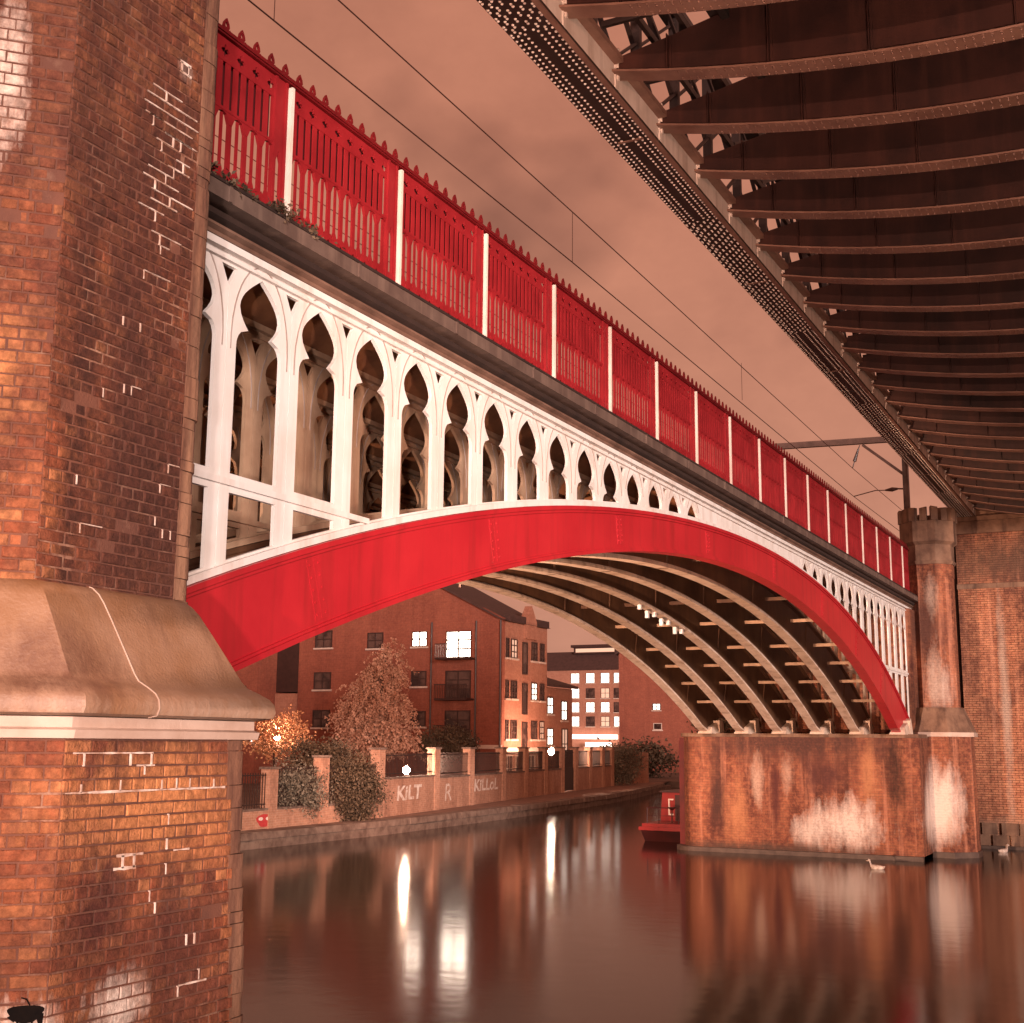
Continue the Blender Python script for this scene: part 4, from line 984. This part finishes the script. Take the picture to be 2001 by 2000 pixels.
for i, (ya, yb) in enumerate(zip(PY, PY[1:])):
    low = ya < 39.8; zt = -2.38 if low else (-1.52 if ya < 45 else -1.62); pt = -1.0 if ya < 36 else (-.8 if low else -.38)
    gate = abs(ya - 72.5) < .1
    if not gate:
        m = MB(); seg_box(m, ya + .2, yb - .2, .25, -3.05, zt); wo_ = m.build('wall_section', M['garden'], gw)
        m = MB(); seg_box(m, ya + .2, yb - .2, .33, zt + .002, zt + .07, .04); m.build('coping', M['coping'], wo_)
        m = MB(); y = ya + .3
        while y < yb - .25:
            x = wx(y) - .12; m.box(x - .012, x + .012, y - .012, y + .012, zt + .06, pt - .12); y += .14
        for z in (zt + .18, pt - .22):
            seg_box(m, ya + .2, yb - .2, .03, z, z + .04, -.105)
        m.build('railing', M['rail_black'], gw)
    else:
        g_ = MB(); seg_box(g_, ya + .25, yb - .25, .06, -2.95, -1.55, -.1); go = g_.build('gate_panel', M['rail_black'], gw)
        m = MB(); y = ya + .35
        while y < yb - .3:
            x = wx(y) - .12; m.box(x - .015, x + .015, y - .015, y + .015, -1.55, -.45); y += .15
        seg_box(m, ya + .25, yb - .25, .05, -.62, -.57, -.1); m.build('gate_bars', M['rail_black'], go)
for y in PY:
    low = y < 39.8; pt = -1.0 if y < 36.6 else (-.62 if low else -.34); x = wx(y); w = .22
    m = MB(); m.box(x - .34, x + .08, y - w, y + w, -3.05, pt); po = m.build('brick_pier', M['garden'], gw)
    m = MB(); m.box(x - .39, x + .13, y - w - .05, y + w + .05, pt + .002, pt + .08); m.build('pier_cap', M['coping'], po)
be = MB().box(-38.4, -36.4, 92.0, 95.0, -3.05, -.7).build('gate_block', M['garden']); tag(be, 'pale square masonry block beside the ivy at the wall end', 'block')
# graffiti lettering painted on the wall
M['paint_white'] = surf('white_spray', (0.70, 0.58, 0.51), (0.42, 0.25, 0.18), 5, .8, 0)
M['paint_red'] = surf('red_spray', (0.45, 0.04, 0.04), (0.35, 0.03, 0.03), 8, .8, 0)
def graffiti(txt, ya, yb, z0, h, label, name='graffiti', offset=.02):
    cu = bpy.data.curves.new('graffiti', 'FONT'); cu.body = txt; cu.size = 1.0; cu.offset = offset; cu.shear = .08
    tmp = bpy.data.objects.new('tmp', cu); COL.objects.link(tmp); bpy.context.view_layer.update()
    me = bpy.data.meshes.new_from_object(tmp.evaluated_get(bpy.context.evaluated_depsgraph_get())); bpy.data.objects.remove(tmp)
    xs = [v.co.x for v in me.vertices]; ys_ = [v.co.y for v in me.vertices]; x0, x1 = min(xs), max(xs); y0, y1 = min(ys_), max(ys_)
    for v in me.vertices:
        y = lerp(ya, yb, (v.co.x - x0) / (x1 - x0)); jag = .02 * math.sin(v.co.x * 23) * h
        v.co = (wx(y) + .012, y, z0 + h * (v.co.y - y0) / (y1 - y0) + jag)
    me.name = name; me.materials.clear(); me.materials.append(M['paint_white'])
    o = bpy.data.objects.new(name, me); reg(o, None, (0, 0, 0)); tag(o, label, 'graffiti'); return o
graffiti('KiLT', 45.6, 48.3, -2.42, .60, 'white graffiti word starting with K nearest the ivy clump', offset=.03)
graffiti('R', 51.3, 52.2, -2.65, .75, 'single white graffiti letter R between two painted words', offset=.0)
graffiti('KiLLoL', 55.5, 59.4, -2.38, .58, 'longer white graffiti word at the right of the letter R', offset=.025)
g = empty('graffiti_blot', (-27.85, 36.0, -2.8), 'red and white graffiti blot on the low wall by the pier', 'graffiti')
m = MB(); c = [(wx(36) + .012, 36.1 + .42 * math.cos(a) * (1 + .2 * math.sin(3 * a)), -2.72 + .22 * math.sin(a)) for a in [2 * math.pi * i / 16 for i in range(16)]]; m.add(c, [tuple(range(16))]); m.build('red_blot', M['paint_red'], g)
m = MB()
for dy in (-.2, .2):
    c = [(wx(36) + .018, 36.1 + dy + .13 * math.cos(a), -2.66 + .06 * math.sin(a)) for a in [2 * math.pi * i / 10 for i in range(10)]]; m.add(c, [tuple(range(10))])
m.build('white_marks', M['paint_white'], g)

# ================================================================ buildings beyond the bank
M['bldA'] = brickwork('flats_brick', (0.26, 0.075, 0.045), (0.22, 0.06, 0.037), (0.15, 0.04, 0.026), (0.24, 0.09, 0.06), streaks=.15, bmp=.2, bw=.45, bh=.15)
M['bldB'] = brickwork('warehouse_brick', (0.36, 0.155, 0.10), (0.31, 0.125, 0.08), (0.24, 0.085, 0.055), (0.30, 0.14, 0.10), streaks=.15, bmp=.2, bw=.45, bh=.15)
M['roof'] = surf('slate_roof', (0.07, 0.03, 0.025), (0.045, 0.02, 0.016), 2, .7, .2, 8)
M['frame_dark'] = surf('dark_frame', (0.05, 0.02, 0.016), (0.035, 0.015, 0.012), 3, .5, 0)
M['frame_pale'] = surf('pale_frame', (0.55, 0.40, 0.33), (0.48, 0.34, 0.28), 3, .5, 0)
def glass():
    m, t, b = newmat('dark_glass'); p = pos(t)
    t.links.new(mixc(t, ramp(t, noise(t, p, 1.3, 2), .4, .6), (0.03, .014, .012), (0.10, 0.05, 0.04)), b.inputs['Base Color']); b.inputs['Roughness'].default_value = .12; return m
M['glass'] = glass()
def window(parent, face, c, u0, u1, z0, z1, pane='glass', bars=(1, 1), frame='frame_dark', sill=True):
    """face 'Y': plane y=c facing -Y, u = x. face 'X': plane x=c facing +X, u = y"""
    def B(m, a, b, p, q, d0, d1):
        if face == 'Y': m.box(a, b, c - d1, c - d0, p, q)
        else: m.box(c + d0, c + d1, a, b, p, q)
    w = MB(); t = .07; bw_ = .055 if pane == 'lamp_strong' else .035
    B(w, u0, u0 + t, z0, z1, .002, .06); B(w, u1 - t, u1, z0, z1, .002, .06); B(w, u0 + t, u1 - t, z0, z0 + t, .002, .06); B(w, u0 + t, u1 - t, z1 - t, z1, .002, .06)
    for i in range(bars[0]):
        u = lerp(u0, u1, (i + 1) / (bars[0] + 1)); B(w, u - bw_, u + bw_, z0 + t, z1 - t, .012, .05)
    for i in range(bars[1]):
        z = lerp(z0, z1, (i + 1) / (bars[1] + 1)); B(w, u0 + t, u1 - t, z - bw_, z + bw_, .010, .048)
    wo2 = w.build('window', M[frame], parent)
    g_ = MB(); B(g_, u0 + t * .5, u1 - t * .5, z0 + t * .5, z1 - t * .5, .004, .009); g_.build('pane', M[pane], wo2)
    if sill:
        s = MB(); B(s, u0 - .1, u1 + .1, z0 - .12, z0 - .002, .002, .14); s.build('sill', M['frame_pale'], wo2)
    return wo2
# block of flats
A = empty('apartment_block', (-47, 80, -3), 'dark red brick apartment block with gable, balconies and a lit corner window', 'building')
ag = MB(); ag.plate([[(-55.45, -3.1), (-38.97, -3.1), (-38.97, 8.15), (-47.2, 12.1), (-55.45, 8.15)]], 75, 75.4); ag.v = [(v[1], v[0], v[2]) for v in ag.v]
ag.build('gable_wall', M['bldA'], A, fix=True)
m = MB(); m.box(-39.3, -38.97, 75.402, 81.9, -3.1, 7.95); m.build('side_wall', M['bldB'], A)
m = MB(); m.hexa([(-39.2, 74.8, 8.10), (-38.7, 74.8, 7.95), (-38.7, 82, 7.95), (-39.2, 82, 8.10), (-47.2, 74.8, 12.12), (-47.2, 74.8, 12.35), (-47.2, 82, 12.35), (-47.2, 82, 12.12)]); rf = m.build('roof', M['roof'], A, fix=True)
m = MB(); m.box(-46.2, -45.6, 77, 78, 11.3, 12.6); m.build('chimney', M['bldA'], rf)
m = MB(); m.box(-39.4, -38.80, 75.8, 78.2, 7.96, 8.45); m.box(-39.4, -38.80, 79.8, 81.9, 7.96, 8.45); m.build('parapet', M['roof'], A)
m = MB(); m.plate([[(78.2, 7.0), (79.8, 7.0), (79.8, 8.2), (79.0, 9.3), (78.2, 8.2)]], -39.3, -38.75); m.build('gablet', M['bldB'], A, fix=True)
for z, p in ((7.1, 'glass'), (4.15, 'glass'), (1.5, 'glass')): window(A, 'Y', 75, -54.05, -52.6, z - .6, z + .62, p)
for z, p in ((6.9, 'lamp_strong'), (4.2, 'glass'), (1.5, 'glass')): window(A, 'Y', 75, -45.95, -44.75, z - .52, z + .52, p)
for z in (6.9, 4.2, 1.5): window(A, 'Y', 75, -49.6, -48.3, z - .55, z + .55, 'glass')
for k, (z0, z1, p) in enumerate(((5.55, 7.35, 'lamp_strong'), (2.85, 4.70, 'glass'), (.15, 2.05, 'glass'))):
    window(A, 'Y', 75, -43.25, -41.3, z0, z1, p, (1, 2), 'frame_dark', False)
    b = MB(); b.box(-43.5, -41.05, 73.9, 74.98, z0 - .15, z0 - .02); bo = b.build('balcony', M['frame_dark'], A)
    r = MB(); x = -43.5
    while x < -41.0: r.box(x, x + .03, 73.9, 73.93, z0 - .02, z0 + .85); x += .13
    r.box(-43.5, -41.05, 73.88, 73.95, z0 + .85, z0 + .91); r.build('balcony_rail', M['frame_dark'], bo)
for x in (-44.35, -40.9, -39.05):
    m = MB(); m.tube([(x, 74.9, -3), (x, 74.9, 8.0)], .06, 6); m.build('downpipe', M['frame_dark'], A)
m = MB(); m.box(-44.2, -38.9, 74.9, 74.998, -.45, -.2); m.build('stone_band', M['frame_pale'], A)
m = MB(); m.box(-38.968, -38.85, 75.3, 81.9, -.75, -.35); m.build('stone_band', M['frame_pale'], A)
for r, (zt, zb) in enumerate(((6.85, 5.55), (4.05, 2.85), (1.45, .2))):
    for u0, u1, p in ((75.5, 75.95, 'glass'), (76.25, 77.15, 'lamp_dim' if r == 0 else 'glass'), (79.35, 80.25, 'lamp_soft' if r == 1 else 'glass'), (80.7, 81.4, 'lamp_dim' if r == 2 else 'glass')):
        window(A, 'X', -38.97, u0, u1, zb, zt, p, (1, 2) if u1 - u0 > .6 else (0, 2))
    window(A, 'X', -38.97, 77.95, 78.75, zb - 1.0, zt - .1, 'glass', (0, 0), 'frame_dark', False)
for u0, u1 in ((75.7, 76.6), (77.0, 78.2), (78.8, 80.0), (80.4, 81.5)): window(A, 'X', -38.97, u0, u1, -2.6, -.85, 'glass', (1, 1), 'frame_pale', False)
# lower neighbour along the canal
E_ = empty('canal_house', (-41, 87, -3), 'lower brick canal house with mono pitch slate roof beside the apartment block', 'building')
m = MB(); m.hexa([(-50, 82.0, -3.1), (-39.4, 82.0, -3.1), (-39.4, 87.2, -3.1), (-50, 87.2, -3.1), (-50, 82.0, 3.9), (-39.4, 82.0, 3.9), (-39.4, 87.2, 3.9), (-50, 87.2, 3.9)]); m.build('wall', M['bldB'], E_)
m = MB(); m.hexa([(-45, 81.98, 5.6), (-39.0, 81.98, 3.91), (-39.0, 87.4, 3.91), (-45, 87.4, 5.6), (-45, 81.98, 5.8), (-39.0, 81.98, 4.1), (-39.0, 87.4, 4.1), (-45, 87.4, 5.8)]); m.build('roof', M['roof'], E_, fix=True)
for u, z, h, p in ((82.8, 2.0, 1.2, 'lamp_soft'), (82.8, -.2, 1.2, 'lamp_soft'), (85.2, 1.6, 1.4, 'lamp_soft'), (85.3, -1.2, 2.2, 'lamp_dim')): window(E_, 'X', -39.4, u, u + 1.0, z, z + h, p, (1, 1))
# distant lit mill with roof lantern
K = 200 / 110.0
Cb = empty('lit_mill', (-88, 205, -3), 'distant mill building with rows of brightly lit windows and roof lantern', 'building')
m = MB(); m.box(-98, -80, 200, 214, -3.1, 6.7 * K); m.build('wall', M['bldB'], Cb)
m = MB(); m.hexa([(-98, 199.6, 6.7 * K), (-79.8, 199.6, 6.7 * K), (-79.8, 214, 6.7 * K), (-98, 214, 6.7 * K), (-98, 203, 8.55 * K), (-79.8, 203, 8.55 * K), (-79.8, 212, 8.55 * K), (-98, 212, 8.55 * K)]); rf = m.build('roof', M['roof'], Cb)
m = MB(); m.box(-91.0, -83.0, 202, 208, 8.3 * K, 8.9 * K); m.box(-91.4, -82.6, 201.6, 208.4, 8.9 * K, 9.15 * K); m.build('roof_lantern', M['frame_dark'], rf)
m = MB(); m.box(-90.6, -83.4, 201.93, 201.99, 8.45 * K, 8.8 * K); m.build('lantern_glazing', M['lamp_dim'], rf)
for r, z in enumerate((5.95, 4.55, 3.25, 1.95)):
    for k, x in enumerate((-49.4, -47.85, -46.35, -45.05)):
        lit = [(1, 1, 1, 1), (1, 0, 0, 0), (1, 1, 1, 0), (1, 0, 0, 1)][r][k]
        window(Cb, 'Y', 200, x * K - .8, x * K + .8, z * K - .85, z * K + .85, 'lamp_soft' if lit else ('lamp_dim' if k == 2 else 'glass'), (1, 1))
m = MB(); m.box(-92, -82, 198.5, 199.9, .35 * K, .75 * K); m.build('lit_canopy', M['lamp_soft'], Cb)
m = MB(); m.box(-87, -82.5, 197.8, 198.4, -.35 * K, .05 * K); m.build('lit_sign', M['lamp_soft'], Cb)
# gabled warehouse to the right of the mill
k3 = 1.3
Db = empty('gabled_warehouse', (-49, 132, -3), 'plain red gabled warehouse wall with two small windows behind the far pier', 'building')
m = MB(); m.plate([[(-40.9 * k3, -3.1), (-33.5 * k3, -3.1), (-33.5 * k3, 7.4 * k3), (-37.2 * k3, 9.6 * k3), (-40.9 * k3, 7.4 * k3)]], 130, 142); m.v = [(v[1], v[0], v[2]) for v in m.v]; m.build('wall', M['bldA'], Db, fix=True)
m = MB(); m.hexa([(-41.2 * k3, 129.8, 7.3 * k3), (-37.2 * k3, 129.8, 9.62 * k3), (-37.2 * k3, 142, 9.62 * k3), (-41.2 * k3, 142, 7.3 * k3), (-41.2 * k3, 129.8, 7.5 * k3), (-37.2 * k3, 129.8, 9.85 * k3), (-37.2 * k3, 142, 9.85 * k3), (-41.2 * k3, 142, 7.5 * k3)]); m.build('roof', M['roof'], Db, fix=True)
window(Db, 'Y', 130, -37.9 * k3, -37.2 * k3, 2.7 * k3, 3.25 * k3, 'lamp_soft', (1, 1)); window(Db, 'Y', 130, -37.85 * k3, -37.1 * k3, 1.1 * k3, 1.65 * k3, 'glass', (0, 0), 'frame_pale')
# house at the left, half hidden by the pier
F_ = empty('corner_house', (-60, 76, -3), 'red brick corner house with tall lit windows glimpsed beside the pier cap', 'building')
m = MB(); m.box(-70, -57.5, 73, 86, -3.1, 9.5); m.build('wall', M['bldA'], F_)
m = MB(); m.box(-57.45, -55.5, 75.1, 80, 3.4, 9.0); m.build('recess', M['frame_dark'], F_)
m = MB(); m.box(-57.45, -55.5, 75.0, 80, -3, 3.3); m.build('porch_wall', M['bldB'], F_)
window(F_, 'Y', 73, -59.3, -58.5, 1.9, 3.8, 'lamp_soft', (1, 1)); window(F_, 'Y', 73, -58.1, -57.6, 2.2, 3.2, 'glass', (0, 1)); window(F_, 'Y', 73, -58.0, -57.6, -.2, .9, 'lamp_soft', (0, 0)); window(F_, 'Y', 73, -59.3, -58.5, .3, .9, 'lamp_soft', (0, 0))

# ================================================================ trees and shrubs
def leafmat(name, c1, c2):
    m, t, b = newmat(name); p = pos(t); a = N(t, 'ShaderNodeAttribute'); a.attribute_name = 'var'
    c = mixc(t, a.outputs['Fac'], c1, c2); t.links.new(c, b.inputs['Base Color']); b.inputs['Roughness'].default_value = .7; b.inputs['Specular IOR Level'].default_value = .2
    return m
M['leaf_pale'] = leafmat('pale_autumn_leaf', (0.30, 0.13, 0.08), (0.54, 0.29, 0.20))
M['leaf_orange'] = leafmat('orange_leaf', (0.22, 0.08, 0.035), (0.50, 0.24, 0.12))
M['leaf_dark'] = leafmat('dark_leaf', (0.035, 0.022, 0.014), (0.12, 0.075, 0.045))
M['leaf_grey'] = leafmat('grey_green_leaf', (0.07, 0.055, 0.038), (0.20, 0.155, 0.115))
M['bark'] = surf('bark', (0.12, 0.06, 0.04), (0.07, 0.035, 0.025), 6, .9, .5, 20)
def leaf(m, p, L, droop, rnd):
    d = Vector((rnd.gauss(0, 1), rnd.gauss(0, 1), rnd.gauss(-droop, .7))).normalized(); s = d.cross(Vector((rnd.gauss(0, 1), rnd.gauss(0, 1), rnd.gauss(0, 1)))).normalized()
    w = L * .28; m.add([p, p + d * L * .5 + s * w, p + d * L, p + d * L * .5 - s * w], [(0, 1, 2, 3)])
def foliage(shape, n, L, droop, seed, clumps=60, cr=.5):
    rnd = random.Random(seed); m = MB(); cs = [(shape(rnd), rnd.random()) for _ in range(clumps)]
    for i in range(n):
        c, v = rnd.choice(cs); p = c + Vector((rnd.gauss(0, cr), rnd.gauss(0, cr), rnd.gauss(0, cr * .8))) ; m.cur = min(1, max(0, v * .6 + rnd.random() * .4)); leaf(m, p, L * rnd.uniform(.6, 1.3), droop, rnd)
    return m
def tree(name, loc, label, shape, n, L, droop, mat, seed, height, clumps=60, cr=.45, cat='tree'):
    t = empty(name, loc, label, cat); x, y, z = loc; rnd = random.Random(seed + 1)
    m = MB(); m.tube([(x, y, z), (x + .1, y, z + height * .3), (x - .05, y + .1, z + height * .6), (x + .1, y, z + height * .9)], [.18, .14, .09, .03], 7)
    for k in range(9):
        h = rnd.uniform(.25, .75) * height; a = rnd.uniform(0, 6.28); r = rnd.uniform(.15, .25) * height
        m.tube([(x, y, z + h), (x + r * .5 * math.cos(a), y + r * .5 * math.sin(a), z + h + r * .4), (x + r * math.cos(a), y + r * math.sin(a), z + h + r * .5)], [.06, .04, .015], 5)
    m.build('trunk', M['bark'], t); foliage(shape, n, L, droop, seed, clumps, cr).build('crown', M[mat], t); return t
def cone(cx, cy, z0, z1, r0, r1):
    def f(r):
        u = r.random() ** .8; R_ = lerp(r0, r1, u) * math.sqrt(r.random()); a = r.uniform(0, 6.28); return Vector((cx + R_ * math.cos(a) + .35 * u, cy + R_ * math.sin(a), lerp(z0, z1, u)))
    return f
def blob(cx, cy, cz, rx, ry, rz):
    def f(r):
        while True:
            p = Vector((r.uniform(-1, 1), r.uniform(-1, 1), r.uniform(-1, 1)))
            if p.length < 1: return Vector((cx + p.x * rx, cy + p.y * ry, cz + p.z * rz))
    return f
wt = empty('weeping_tree', (-40.3, 62, -3), 'tall pale feathery tree standing before the dark apartment block', 'tree')
m = MB(); m.tube([(-40.3, 62, -3), (-40.25, 62, -.5), (-40.1, 62, 2), (-39.6, 62, 5.4)], [.2, .16, .11, .03], 7)
for k in range(12):
    a_ = k * 2.4; h = -1 + .45 * k; r_ = 1.6 - .09 * k; m.tube([(-40.2, 62, h), (-40.2 + .5 * r_ * math.cos(a_), 62 + .5 * r_ * math.sin(a_), h + .5), (-40.2 + r_ * math.cos(a_), 62 + r_ * math.sin(a_), h + .6)], [.06, .04, .012], 5)
m.build('trunk', M['bark'], wt)
rnd = random.Random(5); lob = [(-39.5, 4.5, 1.0, 1.2, 2), (-40.0, 3.7, 1.25, 1.0, 3), (-40.5, 2.6, 1.75, 1.1, 4), (-41.3, 1.4, 1.6, 1.1, 4), (-39.4, 1.5, 1.35, 1.4, 4), (-40.5, .2, 2.2, .9, 5), (-38.7, .1, 1.0, .8, 2)]
m = MB()
for q in range(760):
    cx, cz, rx, rz, w_ = rnd.choice([l for l in lob for _ in range(l[4])])
    d = Vector((rnd.gauss(0, 1), rnd.gauss(0, 1), rnd.gauss(0, 1))).normalized() * rnd.uniform(.45, 1.05)
    p = Vector((cx + d.x * rx, 62 + d.y * rx, cz + d.z * rz)); g_ = Vector((d.x * .9 + rnd.gauss(0, .3), d.y * .9 + rnd.gauss(0, .3), rnd.uniform(-.1, .7))); v_ = rnd.random(); L_ = rnd.uniform(.35, 1.0)
    for i in range(30):
        u = i / 29; pt = p + g_ * (u * L_ * .8) + Vector((0, 0, -1.0 * u * u * L_)); m.cur = min(1, max(0, v_ * .7 + .3 * rnd.random()))
        leaf(m, pt + Vector((rnd.gauss(0, .06), rnd.gauss(0, .06), rnd.gauss(0, .05))), rnd.uniform(.10, .20), 1.2, rnd)
m.build('crown', M['leaf_pale'], wt)
tree('autumn_tree', (-35.6, 46.6, -3), 'small orange leaved tree lit from within by a lamp post', blob(-35.4, 46.4, .25, 1.3, 1.4, .85), 3600, .16, .2, 'leaf_orange', 21, 3.6, 40, .28)
def shrub(loc, label, shape, n, L, mat, seed, clumps=40, cr=.25, droop=.5, sh=.9):
    t = empty('shrub', loc, label, 'shrub'); x, y, z = loc; m = MB()
    for k in range(5): m.tube([(x, y, z), (x + .2 * math.cos(k * 1.3), y + .3 * math.sin(k * 1.3), z + sh)], [.04 * min(1, sh + .1), .015 * min(1, sh)], 5)
    m.build('stems', M['bark'], t); foliage(shape, n, L, droop, seed, clumps, cr).build('foliage', M[mat], t)
shrub((-28.5, 38.4, -3), 'grey green shrub spilling over the low wall by the pier', blob(-28.2, 38.3, -1.75, .6, 1.5, .65), 5000, .11, 'leaf_grey', 31)
shrub((-27.9, 41.6, -3), 'dark clump of hanging ivy between the two wall heights', blob(-27.75, 41.6, -1.75, .55, 1.35, 1.25), 7000, .11, 'leaf_dark', 32, 70, .22, .9)
shrub((-31.5, 44.5, -3), 'dark bush behind the low wall under the pale tree', blob(-31.5, 44.3, -.8, 1.0, 2.4, .8), 5000, .13, 'leaf_dark', 33)
shrub((-37.5, 66, -3), 'dark garden bush behind the railings left of the drainpipe', blob(-37.6, 65.5, -.2, 1.8, 1.6, 1.0), 6000, .14, 'leaf_dark', 34)
shrub((-36.0, 88.5, -3), 'grey green ivy mound over the end of the garden wall', blob(-36.0, 88.5, -1.5, 1.2, 2.6, 1.45), 7000, .15, 'leaf_grey', 35, 60, .3)
shrub((-44, 112, -3), 'dark hedge beneath the gabled warehouse', blob(-43, 110, -1.4, 4.0, 2, 1.6), 3000, .35, 'leaf_dark', 36, 60, .5)
shrub((-13.9, 43.4, .36), 'dark weeds growing on the end of the springing ledge', blob(-14.2, 42.9, .62, .7, .7, .28), 1200, .13, 'leaf_dark', 37, 30, .14, .5, .25)
shrub((-33.5, 47.5, -3), 'dark ivy bush under the orange tree', blob(-33.2, 47.2, -1.0, 1.2, 1.6, .9), 4500, .13, 'leaf_dark', 38)

shrub((-7.35, 9.3, 5.0), 'dark weeds sprouting on the cornice ledge beside the brick pier', blob(-7.32, 9.2, 5.02, .08, 1.3, .06), 900, .055, 'leaf_dark', 39, 26, .045, .5, .08)
# ================================================================ waterfowl
M['feather'] = surf('pale_feathers', (0.62, 0.50, 0.43), (0.35, 0.22, 0.17), 14, .7, .1)
def duck(loc, ang, label):
    x, y, z = loc; n = 10; rings = [(-.24, .02, .10), (-.20, .05, .07), (-.08, .10, .05), (.06, .11, .05), (.15, .08, .07), (.19, .05, .13), (.20, .042, .19), (.215, .05, .24), (.25, .045, .25), (.30, .018, .235), (.33, .008, .232)]
    ca, sa = math.cos(ang), math.sin(ang); vs = []
    for u, r, h in rings:
        for j in range(n):
            a = 2 * math.pi * j / n; l = r * math.cos(a); q = r * math.sin(a) * .85; vs.append((x + u * ca - l * sa, y + u * sa + l * ca, z + h + q))
    m = MB(); m.add(vs, [(i * n + j, i * n + (j + 1) % n, (i + 1) * n + (j + 1) % n, (i + 1) * n + j) for i in range(len(rings) - 1) for j in range(n)] + [tuple(range(n))[::-1], tuple(range((len(rings) - 1) * n, len(rings) * n))])
    tag(m.build('duck', M['feather'], smooth=True), label, 'duck')
duck((-7.79, 38.54, -3.52), 2.9, 'small pale duck swimming before the stained pier')
duck((-5.29, 46.9, -3.52), 1.0, 'small pale duck floating at the foot of the abutment wall')
